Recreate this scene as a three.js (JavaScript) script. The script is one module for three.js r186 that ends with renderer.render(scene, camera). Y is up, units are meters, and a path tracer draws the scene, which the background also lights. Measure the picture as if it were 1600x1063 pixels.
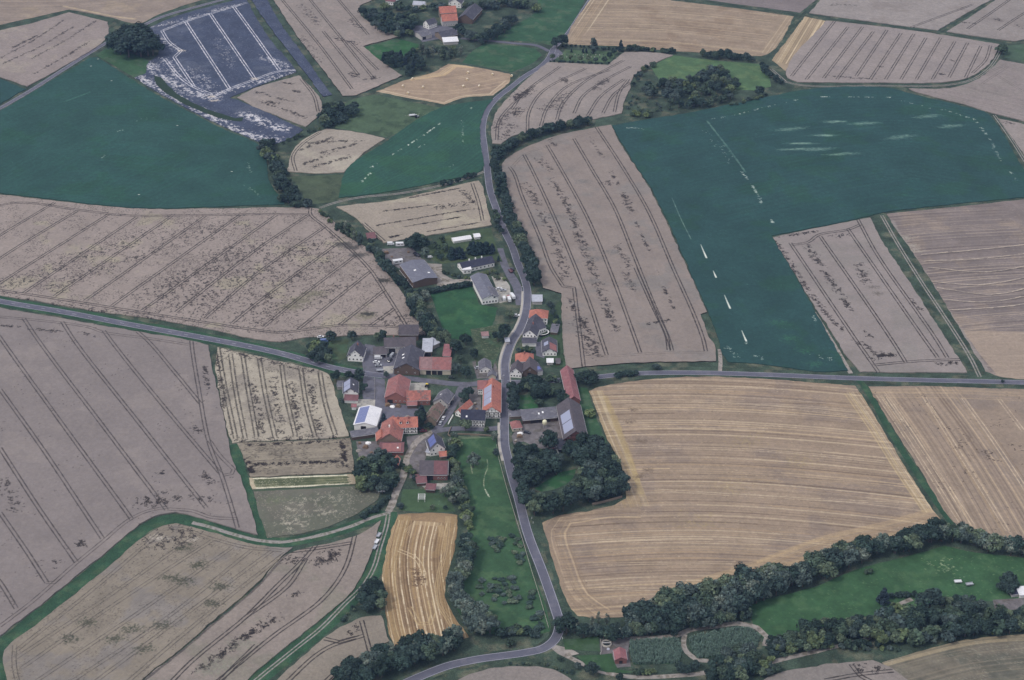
import * as THREE from 'three';
import { mergeGeometries } from 'three/addons/utils/BufferGeometryUtils.js';

// ---------------------------------------------------------------- camera, sky, sun, exposure
const scene = new THREE.Scene();
const F = 2800, PITCH = 31 * Math.PI / 180, EYE_H = 613, EYE_Z = 1020;     // focal length in photo pixels, downward tilt, height of the aircraft
const camera = new THREE.PerspectiveCamera(2 * Math.atan(531.5 / F) * 180 / Math.PI, 1600 / 1063, 1, 12000);
camera.position.set(0, EYE_H, EYE_Z);
camera.rotation.set(-PITCH, 0, 0);

const renderer = new THREE.WebGLRenderer({ antialias: true });
renderer.toneMapping = THREE.LinearToneMapping;
renderer.toneMappingExposure = 1.14;
renderer.shadowMap.enabled = true;

function overcastSky() {                       // a closed cloud deck: brighter overhead than near the horizon
  const W = 128, H = 64, d = new Float32Array(W * H * 4);
  for (let j = 0; j < H; j++) for (let i = 0; i < W; i++) {
    const up = ((j + 0.5) / H - 0.5) * Math.PI, s = Math.max(0, Math.sin(up)), L = 0.70 * (0.8 + 0.2 * s);
    const a = i / W * Math.PI * 2, k = 1 + 0.03 * Math.sin(3 * a + 5 * s) * Math.cos(up) + 0.02 * Math.sin(7 * a - 9 * s);
    d.set([L * k * 0.975, L * k * 0.98, L * k * 1.06, 1], (j * W + i) * 4);
  }
  const t = new THREE.DataTexture(d, W, H, THREE.RGBAFormat, THREE.FloatType);
  t.mapping = THREE.EquirectangularReflectionMapping; t.magFilter = THREE.LinearFilter; t.needsUpdate = true;
  return t;
}
scene.background = overcastSky();
scene.environment = scene.background;
const sun = new THREE.DirectionalLight(0xfff8f0, 1.45);
sun.position.set(-540, 780, 300);
sun.castShadow = true; sun.shadow.radius = 26; sun.shadow.mapSize.set(4096, 4096);
Object.assign(sun.shadow.camera, { left: -800, right: 800, top: 800, bottom: -800, near: 1, far: 3000 });
scene.add(sun, sun.target);
scene.fog = new THREE.FogExp2(new THREE.Color(0.32, 0.52, 1.0), 0.00005);      // thin blue summer haze

// ---------------------------------------------------------------- helpers
let seed = 12345;
const rnd = () => { seed = (seed + 0x6d2b79f5) | 0; let t = Math.imul(seed ^ (seed >>> 15), 1 | seed); t = (t + Math.imul(t ^ (t >>> 7), 61 | t)) ^ t; return ((t ^ (t >>> 14)) >>> 0) / 4294967296; };
const rr = (a, b) => a + (b - a) * rnd(), gauss = () => (rnd() + rnd() + rnd() + rnd() - 2) * 0.87;
const SP = Math.sin(PITCH), CP = Math.cos(PITCH);
function G(px, py, h = 0) {                    // photo pixel -> the point of the level ground (or of a level h metres up) it shows
  const x = (px - 800) / F, y = -(py - 531.5) / F, dy = y * CP - SP, dz = -y * SP - CP, t = (h - EYE_H) / dy;
  return new THREE.Vector3(x * t, h, EYE_Z + dz * t);
}
const P = (s) => s.trim().split(/\s+/).map((q) => q.split(',').map(Number));
const V = (s) => (typeof s === 'string' ? P(s) : s).map(([x, y]) => { const g = G(x, y); return [g.x, g.z]; });
const used = {};
const numbered = (n) => { const k = used[n] = (used[n] ?? -1) + 1; return k ? n + '_' + String(k).padStart(3, '0') : n; };
function tag(o, label, category, group) { o.userData.label = label; o.userData.category = category; if (group) o.userData.group = group; return o; }
function mesh(name, geo, mat, parent) { const m = new THREE.Mesh(geo, mat); m.name = name; m.castShadow = m.receiveShadow = true; parent.add(m); return m; }
function structure(name, geo, mat, label) { const m = mesh(numbered(name), geo, mat, scene); m.userData.kind = 'structure'; if (label) m.userData.label = label; return m; }

// periodic fractal noise, looked up with bilinear filtering
const NS = 512;
function fractal(sd, f0, oct, gain = 0.55) {
  let s = sd; const r = () => { s = (s * 1664525 + 1013904223) >>> 0; return s / 4294967296; };
  const out = new Float32Array(NS * NS); let amp = 1, f = f0;
  for (let o = 0; o < oct; o++, amp *= gain, f *= 2) {
    const g = new Float32Array(f * f).map(() => r());
    for (let y = 0; y < NS; y++) { const fy = y / NS * f, y0 = fy | 0, ty = fy - y0, sy = ty * ty * (3 - 2 * ty), ya = y0 * f, yb = ((y0 + 1) % f) * f;
      for (let x = 0; x < NS; x++) { const fx = x / NS * f, x0 = fx | 0, tx = fx - x0, sx = tx * tx * (3 - 2 * tx), x1 = (x0 + 1) % f;
        out[y * NS + x] += amp * ((g[ya + x0] * (1 - sx) + g[ya + x1] * sx) * (1 - sy) + (g[yb + x0] * (1 - sx) + g[yb + x1] * sx) * sy); } }
  }
  let a = 1e9, b = -1e9; for (const v of out) { if (v < a) a = v; if (v > b) b = v; }
  for (let i = 0; i < out.length; i++) out[i] = (out[i] - a) / (b - a);
  return out;
}
const NA = fractal(7, 8, 5), NB = fractal(91, 8, 5), NC = fractal(33, 16, 4), NF = fractal(5, 128, 2, 0.8);
function look(n, x, y) { x = (x % NS + NS) % NS; y = (y % NS + NS) % NS; const x0 = x | 0, y0 = y | 0, tx = x - x0, ty = y - y0, x1 = (x0 + 1) & 511, y1 = (y0 + 1) & 511;
  return (n[y0 * NS + x0] * (1 - tx) + n[y0 * NS + x1] * tx) * (1 - ty) + (n[y1 * NS + x0] * (1 - tx) + n[y1 * NS + x1] * tx) * ty; }
const smooth = (a, b, x) => { x = Math.min(1, Math.max(0, (x - a) / (b - a))); return x * x * (3 - 2 * x); };

// outlines: curves between corners, fine unevenness along the edge
function outline(pts, step = 5, rough = 0.35, closed = true) {
  const n = pts.length, sharp = pts.map((p, i) => { if (!closed && (i === 0 || i === n - 1)) return true;
    const a = pts[(i + n - 1) % n], b = pts[(i + 1) % n], u = [p[0] - a[0], p[1] - a[1]], v = [b[0] - p[0], b[1] - p[1]];
    return (u[0] * v[0] + u[1] * v[1]) / (Math.hypot(...u) * Math.hypot(...v) + 1e-9) < 0.8; });
  const out = [], m = closed ? n : n - 1;
  for (let i = 0; i < m; i++) {
    const p1 = pts[i], p2 = pts[(i + 1) % n], p0 = sharp[i] ? p1 : pts[(i + n - 1) % n], p3 = sharp[(i + 1) % n] ? p2 : pts[(i + 2) % n];
    const L = Math.hypot(p2[0] - p1[0], p2[1] - p1[1]), k = Math.max(1, Math.round(L / step));
    const d01 = Math.max(Math.hypot(p1[0] - p0[0], p1[1] - p0[1]), 1e-6), d23 = Math.max(Math.hypot(p3[0] - p2[0], p3[1] - p2[1]), 1e-6);
    for (let j = 0; j < k; j++) { const t = j / k, q = [0, 0];
      for (let c = 0; c < 2; c++) {
        const m1 = p0 === p1 ? p2[c] - p1[c] : ((p1[c] - p0[c]) / d01 + (p2[c] - p1[c]) / L) * 0.5 * L, m2 = p3 === p2 ? p2[c] - p1[c] : ((p3[c] - p2[c]) / d23 + (p2[c] - p1[c]) / L) * 0.5 * L;
        q[c] = (2 * t ** 3 - 3 * t * t + 1) * p1[c] + (t ** 3 - 2 * t * t + t) * m1 + (-2 * t ** 3 + 3 * t * t) * p2[c] + (t ** 3 - t * t) * m2;
      }
      if (rough) { q[0] += (look(NC, q[0] * 6, q[1] * 6) - 0.5) * 2 * rough; q[1] += (look(NC, q[1] * 6 + 77, q[0] * 6 + 31) - 0.5) * 2 * rough; }
      out.push(q); }
  }
  if (!closed) out.push(pts[n - 1].slice());
  return out;
}
function slab(loop, y0, y1) {                  // a level sheet at y1 with a face down to y0 all round; uv in metres
  const tri = THREE.ShapeUtils.triangulateShape(loop.map((p) => new THREE.Vector2(p[0], p[1])), []), n = loop.length;
  const pos = [], nor = [], uv = [], idx = [];
  for (const p of loop) { pos.push(p[0], y1, p[1]); nor.push(0, 1, 0); uv.push(p[0], p[1]); }
  for (const [a, b, c] of tri) { const A = loop[a], B = loop[b], C = loop[c], s = (B[0] - A[0]) * (C[1] - A[1]) - (B[1] - A[1]) * (C[0] - A[0]); s > 0 ? idx.push(a, c, b) : idx.push(a, b, c); }
  if (y1 - y0 > 0.03) {
    let area = 0; for (let i = 0; i < n; i++) { const a = loop[i], b = loop[(i + 1) % n]; area += a[0] * b[1] - b[0] * a[1]; }
    const sg = Math.sign(area);
    for (let i = 0; i < n; i++) { const a = loop[i], b = loop[(i + 1) % n], k = pos.length / 3, L = Math.hypot(b[0] - a[0], b[1] - a[1]) || 1, nx = sg * (b[1] - a[1]) / L, nz = -sg * (b[0] - a[0]) / L;
      for (const [p, y] of [[a, y1], [b, y1], [b, y0], [a, y0]]) { pos.push(p[0], y, p[1]); nor.push(nx, 0, nz); uv.push(p[0] + nx * (y - y1), p[1] + nz * (y - y1)); }
      idx.push(k, k + 1, k + 2, k, k + 2, k + 3); }
  }
  return buf(pos, nor, uv, idx);
}
function buf(pos, nor, uv, idx, col) {
  const g = new THREE.BufferGeometry();
  g.setAttribute('position', new THREE.Float32BufferAttribute(pos, 3)); if (nor) g.setAttribute('normal', new THREE.Float32BufferAttribute(nor, 3));
  if (uv) g.setAttribute('uv', new THREE.Float32BufferAttribute(uv, 2)); if (col) g.setAttribute('color', new THREE.Float32BufferAttribute(col, 3));
  if (idx) g.setIndex(idx); if (!nor) g.computeVertexNormals(); return g;
}
function offsetLine(line, d) {
  return line.map((p, i) => { const a = line[Math.max(0, i - 1)], b = line[Math.min(line.length - 1, i + 1)], L = Math.hypot(b[0] - a[0], b[1] - a[1]) || 1; return [p[0] - (b[1] - a[1]) / L * d, p[1] + (b[0] - a[0]) / L * d]; });
}
function ribbon(line, w, y, wob = 0, y0 = null) {        // a strip of width w along a line of ground points, uv = (across, along) in metres
  const pos = [], nor = [], uv = [], idx = []; let s = 0;
  const L = offsetLine(line, w / 2), R = offsetLine(line, -w / 2);
  for (let i = 0; i < line.length; i++) {
    if (i) s += Math.hypot(line[i][0] - line[i - 1][0], line[i][1] - line[i - 1][1]);
    const j = wob ? (look(NC, s * 3, w * 50) - 0.5) * 2 * wob : 0, k = wob ? (look(NC, s * 3, w * 90 + 200) - 0.5) * 2 * wob : 0;
    const t = [L[i][0] - line[i][0], L[i][1] - line[i][1]], h = w / 2;
    pos.push(L[i][0] + t[0] / h * j, y, L[i][1] + t[1] / h * j, R[i][0] - t[0] / h * k, y, R[i][1] - t[1] / h * k); nor.push(0, 1, 0, 0, 1, 0); uv.push(0, s, w, s);
    if (i) { const b = i * 2; idx.push(b - 2, b, b - 1, b, b + 1, b - 1); }
  }
  if (y0 !== null) for (const o of [0, 1]) { const m = line.length, k = pos.length / 3; for (let i = 0; i < m; i++) { const b = (i * 2 + o) * 3; pos.push(pos[b], y, pos[b + 2], pos[b], y0, pos[b + 2]); const t = [L[i][0] - line[i][0], L[i][1] - line[i][1]], q = (o ? -2 : 2) / w; nor.push(t[0] * q, 0, t[1] * q, t[0] * q, 0, t[1] * q); uv.push(0, uv[(i * 2) * 2 + 1], 0.15, uv[(i * 2) * 2 + 1]); if (i) { const c = k + i * 2; idx.push(c - 2, c - 1, c, c, c - 1, c + 1); } } }
  return buf(pos, nor, uv, idx);
}

// ---------------------------------------------------------------- shared textures
const lin = (c) => new THREE.Color().setRGB(...c.map((v) => v / 255), THREE.SRGBColorSpace);
function tile(n, metres, fn, srgb = true) {
  const d = new Uint8Array(n * n * 4); for (let y = 0; y < n; y++) for (let x = 0; x < n; x++) { const c = fn(x / n, y / n, x, y), o = (y * n + x) * 4; d[o] = c[0]; d[o + 1] = c[1]; d[o + 2] = c[2]; d[o + 3] = 255; }
  const t = new THREE.DataTexture(d, n, n); t.wrapS = t.wrapT = THREE.RepeatWrapping; t.magFilter = THREE.LinearFilter; t.minFilter = THREE.LinearMipmapLinearFilter; if (srgb) t.colorSpace = THREE.SRGBColorSpace; t.repeat.set(1 / metres, 1 / metres); t.needsUpdate = true; return t;
}
const clampc = (v) => Math.max(0, Math.min(255, v));
const mottle = (c, amp, metres, n = 256, fine = 0.06, tint = null) => tile(n, metres, (u, v, x, y) => { const a = look(NA, u * 512, v * 512) - 0.5, b = look(NF, u * 512, v * 512) - 0.5, k = 1 + a * 2 * amp + b * 2 * fine, m = tint ? smooth(0.5, 0.75, look(NB, u * 512, v * 512)) : 0; return c.map((q, i) => clampc((tint ? q * (1 - m) + tint[i] * m : q) * k)); });
const cropBump = tile(256, 9, (u, v) => { const g = 255 * (0.5 * look(NF, u * 512, v * 512) + 0.5 * look(NF, v * 1024, u * 1024)); return [g, g, g]; }, false);
const S = (o) => new THREE.MeshStandardMaterial({ roughness: 0.95, ...o }), SD = (o) => new THREE.MeshPhysicalMaterial({ roughness: 1, specularIntensity: 0.3, ...o });
const M = {
  asphalt: S({ map: mottle([93, 94, 108], 0.08, 40, 256, 0.08, [102, 102, 114]), roughness: 0.9 }),
  laneAsphalt: S({ map: mottle([102, 102, 114], 0.12, 30, 256, 0.07, [92, 92, 100]), roughness: 0.92 }),
  gravel: S({ map: mottle([150, 144, 138], 0.16, 26, 256, 0.12, [116, 110, 100]) }),
  dirt: S({ map: mottle([110, 106, 108], 0.18, 24, 256, 0.12, [92, 88, 84]) }),
  rut: S({ map: mottle([146, 142, 138], 0.14, 18, 256, 0.1, [112, 112, 100]) }),
  concrete: S({ map: mottle([170, 167, 160], 0.1, 18, 256, 0.06, [140, 138, 134]) }),
  paving: S({ map: mottle([178, 173, 165], 0.08, 14, 256, 0.06) }),
  linePaint: S({ color: lin([178, 180, 192]), roughness: 0.7 }),
  verge: SD({ map: mottle([64, 78, 66], 0.26, 60, 512, 0.24, [86, 90, 76]), bumpMap: cropBump, bumpScale: 0.04 }),
  trackGrass: SD({ map: mottle([54, 82, 62], 0.18, 50, 512, 0.2, [66, 88, 66]), bumpMap: cropBump, bumpScale: 0.03 }),
};
// ---------------------------------------------------------------- the land: fields, meadows and lawns
const PXM = { total: 0 };
function paint(loop, o, draw) {                // a map of one field seen from above, drawn in metres
  let x0 = 1e9, z0 = 1e9, x1 = -1e9, z1 = -1e9;
  for (const [x, z] of loop) { x0 = Math.min(x0, x); x1 = Math.max(x1, x); z0 = Math.min(z0, z); z1 = Math.max(z1, z); }
  x0 -= 1; z0 -= 1; x1 += 1; z1 += 1;
  const ppm = Math.min(o.ppm ?? 3, 2047 / (x1 - x0), 2047 / (z1 - z0)), W = Math.ceil((x1 - x0) * ppm), H = Math.ceil((z1 - z0) * ppm);
  PXM.total += W * H;
  const cv = document.createElement('canvas'); cv.width = W; cv.height = H; const ctx = cv.getContext('2d');
  let im = ctx.createImageData(W, H), d = im.data;
  const b = o.base, t = o.tint ?? b, ps = 512 / (o.patch ?? 220), pa = o.pamp ?? 0.08, f2 = 512 / (o.tintScale ?? 150), lo = o.lo ?? 0.5, hi = o.hi ?? 0.72, off = rnd() * 500;
  for (let y = 0, k = 0; y < H; y++) { const Z = z0 + y / ppm; for (let x = 0; x < W; x++, k += 4) { const X = x0 + x / ppm, m = smooth(lo, hi, look(NB, X * f2 + off, Z * f2)), q = 1 + pa * 2 * (look(NA, X * ps, Z * ps + off) - 0.5);
    d[k] = (b[0] * (1 - m) + t[0] * m) * q; d[k + 1] = (b[1] * (1 - m) + t[1] * m) * q; d[k + 2] = (b[2] * (1 - m) + t[2] * m) * q; d[k + 3] = 255; } }
  ctx.putImageData(im, 0, 0);
  ctx.lineCap = 'round'; ctx.lineJoin = 'round';
  const at = ([px, py]) => { const g = G(px, py); return [(g.x - x0) * ppm, (g.z - z0) * ppm]; };
  const line = (s, step = 3) => outline(V(s), step, 0, false).map(([x, z]) => [(x - x0) * ppm, (z - z0) * ppm]);
  const K = { ctx, at, line, ppm, W, H,
    stroke(l, w, c, a = 1) { ctx.globalAlpha = a; ctx.strokeStyle = c; ctx.lineWidth = w * ppm; ctx.beginPath(); l.forEach(([x, y], i) => (i ? ctx.lineTo(x, y) : ctx.moveTo(x, y))); ctx.stroke(); ctx.globalAlpha = 1; },
    broken(l, w, c, a0, a1, jit = 0.12) { for (let i = 1; i < l.length; i++) { const j = () => gauss() * jit * ppm; K.stroke([[l[i - 1][0], l[i - 1][1]], [l[i][0] + j(), l[i][1] + j()]], w * rr(0.75, 1.25), c, rr(a0, a1)); } },
    tram(s, c = '#38302c', w = 0.7, a0 = 0.6, a1 = 1, gauge = 2.1) { const l = line(s, 2.5); for (const q of [-1, 1]) K.broken(offsetLine(l, q * gauge / 2 * ppm), w, c, a0, a1); },
    trams(list, ...rest) { for (const s of list.trim().split('|')) K.tram(s, ...rest); },
    dab(x, y, len, w, ang, c, a) { ctx.globalAlpha = a; ctx.fillStyle = c; ctx.save(); ctx.translate(x, y); ctx.rotate(ang); ctx.beginPath(); ctx.ellipse(0, 0, len * ppm / 2, w * ppm / 2, 0, 0, 7); ctx.fill(); ctx.restore(); ctx.globalAlpha = 1; },
    // dark gaps and lodged spots strung along a line: clusters of small dabs
    specks(s, width, n, c = '#2e2622', L0 = 0.55, L1 = 1.5, a = 1) { const l = line(s, 2); for (let i = 0; i < n * 1.8; i++) { const k = Math.floor(rnd() * (l.length - 1)), p = l[k], q = l[Math.min(k + 1, l.length - 1)], an = Math.atan2(q[1] - p[1], q[0] - p[0]); let x = p[0] + gauss() * width * ppm, y = p[1] + gauss() * width * ppm; if (look(NC, x / ppm * 14, y / ppm * 14) < 0.5) continue; const m = 1 + (rnd() * 2 | 0); for (let j = 0; j < m; j++) { const e = an + 1.57 + rr(-0.9, 0.9); K.dab(x, y, rr(L0, L1), rr(0.36, 0.64), e, c, rr(0.65, 1) * a); x += Math.cos(e + 1.2) * L1 * 0.6 * ppm; y += Math.sin(e + 1.2) * L1 * 0.6 * ppm; } } },
    scatter(n, thr, c, L0, L1, a, ang = 0, spread = 1.2, sc = 6, w0 = 0.35, w1 = 0.65) { for (let i = 0; i < n; i++) { const x = rnd() * W, y = rnd() * H; if (look(NB, x / ppm * sc + off, y / ppm * sc) < thr) continue; K.dab(x, y, rr(L0, L1), rr(w0, w1), ang + rr(-spread, spread), c, rr(0.4, 1) * a); } },
    // rows left by the combine: strips beside a guide line, each a little lighter or darker
    rows(s, d0, d1, step, cols, w, a0, a1, jit = 0.3, len = 12) { const l = line(s, 8); for (let d = d0; d < d1; d += step * rr(0.8, 1.2)) { const o2 = offsetLine(l, d * ppm), c = cols[rnd() * cols.length | 0], wd = w * rr(0.6, 1.4); let i = 0; while (i < o2.length - 1) { const e = Math.min(o2.length - 1, i + (rr(len * 0.3, len) | 0) + 1); K.stroke(o2.slice(i, e + 1).map((p) => [p[0], p[1] + gauss() * jit * ppm * 0.3]), wd * rr(0.8, 1.2), c, rr(a0, a1)); i = e; } } },
    clip(s, f) { ctx.save(); ctx.beginPath(); P(s).map(at).forEach(([x, y], i) => (i ? ctx.lineTo(x, y) : ctx.moveTo(x, y))); ctx.closePath(); ctx.clip(); f(); ctx.restore(); },
    fill(s, c, a = 1) { ctx.globalAlpha = a; ctx.fillStyle = c; ctx.beginPath(); outline(V(s), 4, 0.8).forEach(([x, z], i) => { const q = [(x - x0) * ppm, (z - z0) * ppm]; i ? ctx.lineTo(...q) : ctx.moveTo(...q); }); ctx.closePath(); ctx.fill(); ctx.globalAlpha = 1; },
    cloud(s, rad, n, c, a) { for (const p of P(s).map(at)) for (let i = 0; i < n; i++) K.dab(p[0] + gauss() * rad * ppm, p[1] + gauss() * rad * ppm * 0.6, rr(0.6, 2.6), rr(0.4, 1.1), rnd() * 3, c, a * rr(0.4, 1)); },
  };
  if (draw) draw(K);
  im = ctx.getImageData(0, 0, W, H); d = im.data; const gr = o.grain ?? 0.09, sat = o.sat ?? 1, gain = o.gain ?? 1;
  for (let y = 0, k = 0; y < H; y++) for (let x = 0; x < W; x++, k += 4) { const q = 1 + gr * 2 * (0.5 * look(NF, x * 0.83, y * 0.83) + 0.25 * NF[((y * 2.3 | 0) & 511) * NS + ((x * 2.3 | 0) & 511)] + 0.25 * rnd() - 0.5), y1 = (0.3 * d[k] + 0.59 * d[k + 1] + 0.11 * d[k + 2]) * (1 - sat), e = q * gain; d[k] = (y1 + d[k] * sat) * e; d[k + 1] = (y1 + d[k + 1] * sat) * e; d[k + 2] = (y1 + d[k + 2] * sat) * e; }
  ctx.putImageData(im, 0, 0);
  const tx = new THREE.CanvasTexture(cv); tx.flipY = false; tx.colorSpace = THREE.SRGBColorSpace; tx.magFilter = THREE.LinearFilter; tx.wrapS = tx.wrapT = THREE.ClampToEdgeWrapping;
  tx.repeat.set(ppm / W, ppm / H); tx.offset.set(-x0 * ppm / W, -z0 * ppm / H);
  return tx;
}
function field(name, s, h, o, draw, label) {
  const loop = outline(V(s), o.step ?? 3, o.rough ?? 0.85);
  return structure(name, slab(loop, -0.05, h), SD({ map: paint(loop, o, draw), bumpMap: cropBump, bumpScale: o.bump ?? 0.03 }), label);
}
const base = new THREE.PlaneGeometry(9000, 9000, 1, 1); base.rotateX(-Math.PI / 2); { const p = base.attributes.position, u = base.attributes.uv; for (let i = 0; i < p.count; i++) u.setXY(i, p.getX(i), p.getZ(i)); }
structure('ground', base, M.verge, 'rough grassland between the fields');

const DK = '#38302c', WH = { base: [142, 125, 114], tint: [134, 121, 112], pamp: 0.05, grain: 0.15, patch: 160, sat: 0.55, gain: 1.07 };
const wheat = (s, o, draw, label, h = 0.65) => field('wheat_field', s, h, { ...WH, ...o }, draw, label);

wheat('-30,302 0,305 60,312 150,322 240,328 330,327 400,326 485,326 500,328 520,346 540,369 575,389 590,411 615,439 638,474 663,516 665,524 620,525 585,524 541,526 480,528 440,535 400,531 325,515 250,501 150,487 75,474 0,463 -30,459',
  { base: [146, 128, 116], tint: [152, 138, 112], ppm: 3.4, lo: 0.6, hi: 0.8 }, (K) => {
    K.scatter(42000, 0.46, '#362d28', 0.4, 1.2, 0.8, -0.7, 0.9, 5.5);
    for (const [l, w, n] of [['5,455 110,410 220,375 340,350', 9, 900], ['60,455 150,425 260,390 390,345', 7, 700], ['240,470 330,420 420,380', 14, 1500], ['280,490 380,440 460,400 520,375', 13, 1500], ['360,500 440,450 530,410', 9, 700], ['400,505 480,470 560,440', 8, 600], ['600,500 630,500', 7, 200], ['30,470 180,490 260,500', 3, 300]]) K.specks(l, w * 1.5, n);
    K.cloud('470,470 490,460 455,480 570,495', 9, 260, '#6e6a48', 0.5); K.cloud('575,492 600,440', 5, 160, '#3d3a30', 0.7); K.cloud('535,383 548,388 560,400', 6, 300, '#55504a', 0.7);
    K.trams('-30,388 0,369 85,318|-20,420 0,405 120,331|-10,450 7,439 168,337|37,459 213,341|85,464 268,339|133,471 320,339|175,479 375,337|223,486 310,424 432,337|275,489 400,392 482,337|320,499 400,430 507,356|362,507 400,476 530,380|412,512 470,465 555,401|466,516 578,426|531,509 600,455|578,511 616,484', DK);
    K.trams('-30,330 17,319 40,318 120,329 200,338 280,338 400,336 480,336|485,326 485,336 507,355 555,398 580,425 603,460 620,487 638,516|-20,452 0,455 100,470 200,486 300,502 400,517 440,521 480,516 530,510 600,511 636,514', DK);
  }, 'ripe wheat with diagonal wheel tracks above the road from the west');

wheat('-30,475 0,482 100,499 200,517 300,534 325,541 333,582 350,657 358,695 363,722 375,745 385,777 403,837 362,826 325,814 275,801 250,805 225,816 175,857 100,917 50,957 0,994 -30,1018',
  { base: [128, 115, 110], tint: [134, 120, 113], ppm: 3.2, pamp: 0.04, grain: 0.1 }, (K) => {
    K.scatter(3000, 0.6, '#362d27', 0.6, 1.6, 0.9, -0.9, 0.8, 5);
    for (const [l, w, n] of [['225,785 262,780', 6, 160], ['270,778 335,782', 3, 120], ['250,740 262,742', 3, 40], ['320,575 328,620', 1.6, 90], ['5,755 30,800', 4, 140], ['305,670 312,680', 3, 40], ['318,740 335,765', 3, 60], ['5,510 100,520', 1.5, 110], ['125,520 150,528', 1.5, 40], ['125,850 128,858', 3, 40], ['85,880 90,885', 3, 30]]) K.specks(l, w, n);
    K.trams('0,702 62,798 119,880|0,610 68,705 130,798 160,843|-20,500 2,532 100,668 195,798 205,812|37,499 59,532 160,666 260,798|97,504 115,532 220,666 322,795|162,518 172,532 257,638 343,740|215,520 229,532 272,582 313,632|299,534 300,545 310,607 327,695 347,747 362,795 371,826|0,803 38,858 73,912|-10,900 0,912 25,952', '#4a413d');
    K.trams('0,980 50,942 115,885 160,848 200,815 228,801 262,794|73,912 85,912 95,903|-20,495 60,502 140,513 160,520 230,530 295,540|262,797 300,800 330,810 370,812|327,690 345,715 365,735 362,742 350,744', '#443a34', 0.55, 0.4, 0.85);
  }, 'large wheat field below the road from the west');

wheat('340,544 400,557 450,569 500,580 514,587 522,612 535,650 545,683 500,687 430,689 362,693 352,660 342,610 337,570',
  { base: [160, 147, 122], tint: [140, 128, 110], ppm: 4, patch: 60, pamp: 0.07 }, (K) => {
    K.trams('340,542 348,590 368,686|360,555 368,610 383,686|379,555 386,600 401,684|405,562 415,620 430,686|440,572 447,620 462,684|470,578 478,630 492,684|500,584 508,630 524,682', '#4e463a', 1.0, 0.45, 0.9, 2.4);
    K.scatter(5200, 0.55, '#4c4336', 0.6, 1.8, 0.7, 1.4, 0.6, 9); for (const l of ['395,600 410,680', '425,590 440,680', '455,600 470,680', '340,560 350,640', '485,600 500,680', '345,548 500,584', '365,690 540,684']) K.specks(l, 3, 230);
  }, 'pale lodged wheat strip west of the village');
wheat('369,694 430,691 500,689 547,686 550,710 553,739 470,743 391,747 378,712', { base: [136, 122, 98], tint: [122, 110, 90], ppm: 4, patch: 50, pamp: 0.08 }, (K) => {
  K.rows('380,715 460,712 548,708', -20, 20, 1.6, ['#5d5243', '#a08f72', '#6f624f'], 0.6, 0.15, 0.5); K.scatter(3000, 0.5, '#453c30', 0.5, 1.8, 0.7, 0, 0.35, 9);
  for (const l of ['390,697 545,690', '385,720 395,742', '535,690 540,735', '400,727 540,722']) K.specks(l, 1.6, 300);
}, 'brown speckled grain plot above the flower strip');
field('flower_strip', '389,748 552,742 556,757 395,765', 0.35, { base: [92, 98, 74], tint: [120, 122, 96], ppm: 5, patch: 30 }, (K) => { for (const l of ['392,749 550,743', '398,764 553,757']) { K.broken(K.line(l, 1.5), 1.3, '#d9d4bd', 0.6, 1); } K.broken(K.line('389,747 394,765', 1.5), 4, '#b3a890', 0.5, 0.9); K.broken(K.line('548,742 553,757', 1.5), 5, '#a89c86', 0.5, 0.9); for (const l of ['400,753 545,747', '400,757 546,751', '402,760 548,754']) { K.broken(K.line(l, 1.5), 0.7, '#46503a', 0.4, 0.9); } K.scatter(900, 0.4, '#c9c6b0', 0.3, 0.9, 0.7, 0, 1.2); }, 'narrow flower strip with white blossom edges');
field('fallow_field', '396,767 480,763 553,759 575,762 594,769 590,781 565,799 520,821 470,834 418,841 405,805', 0.3, { sat: 0.75, base: [100, 103, 86], tint: [108, 106, 92], ppm: 3.5, patch: 90 }, (K) => { K.scatter(1500, 0.5, '#aaa190', 0.5, 1.5, 0.6, 1.2, 0.7, 8); for (const l of ['450,790 500,780 560,775', '450,800 500,805 540,790', '445,820 480,822']) K.specks(l, 7, 190, '#b5ad98', 0.5, 1.5, 0.65); K.cloud('430,780 425,785', 10, 120, '#6a7552', 0.3); K.broken(K.line('396,767 480,763 553,758', 2), 2.2, '#43583e', 0.5, 0.9); }, 'olive fallow plot beside the gravel track');

wheat('12,1012 60,975 110,935 180,878 230,836 255,823 275,819 300,825 330,833 365,844 400,853 440,857 457,857 440,871 400,914 325,978 288,1011 218,1066 190,1090 20,1090 5,1025',
  { base: [133, 119, 98], tint: [126, 116, 106], ppm: 3.6, patch: 110, pamp: 0.07, grain: 0.1 }, (K) => {
    K.rows('30,1040 160,935 330,830', -90, 130, 2.2, ['#6b5f4f', '#9a8a72'], 0.35, 0.1, 0.3, 0.3);
    K.scatter(9000, 0.45, '#4b4236', 0.4, 1.3, 0.6, -0.6, 0.8, 8); K.cloud('135,975 180,1000 290,910 268,905 285,858 345,918 330,945 255,978 205,985 110,1000 310,885 225,1015', 6, 90, '#40442f', 0.55); K.specks('240,850 290,830 300,850', 9, 300); K.cloud('245,840 252,843 300,845', 5, 40, '#b0a591', 0.5);
    K.trams('27,1017 140,927 250,834|25,1030 160,940 300,842|35,1045 180,945 330,847|57,1066 200,970 363,857|113,1066 250,975 392,862|150,1066 290,962 425,862|190,1075 320,965 445,866|23,1010 22,1040 28,1070|255,829 278,827 330,843 390,858 440,862', '#50473d', 0.5, 0.4, 0.85);
  }, 'weedy wheat field in the bend of the grass track');
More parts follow.
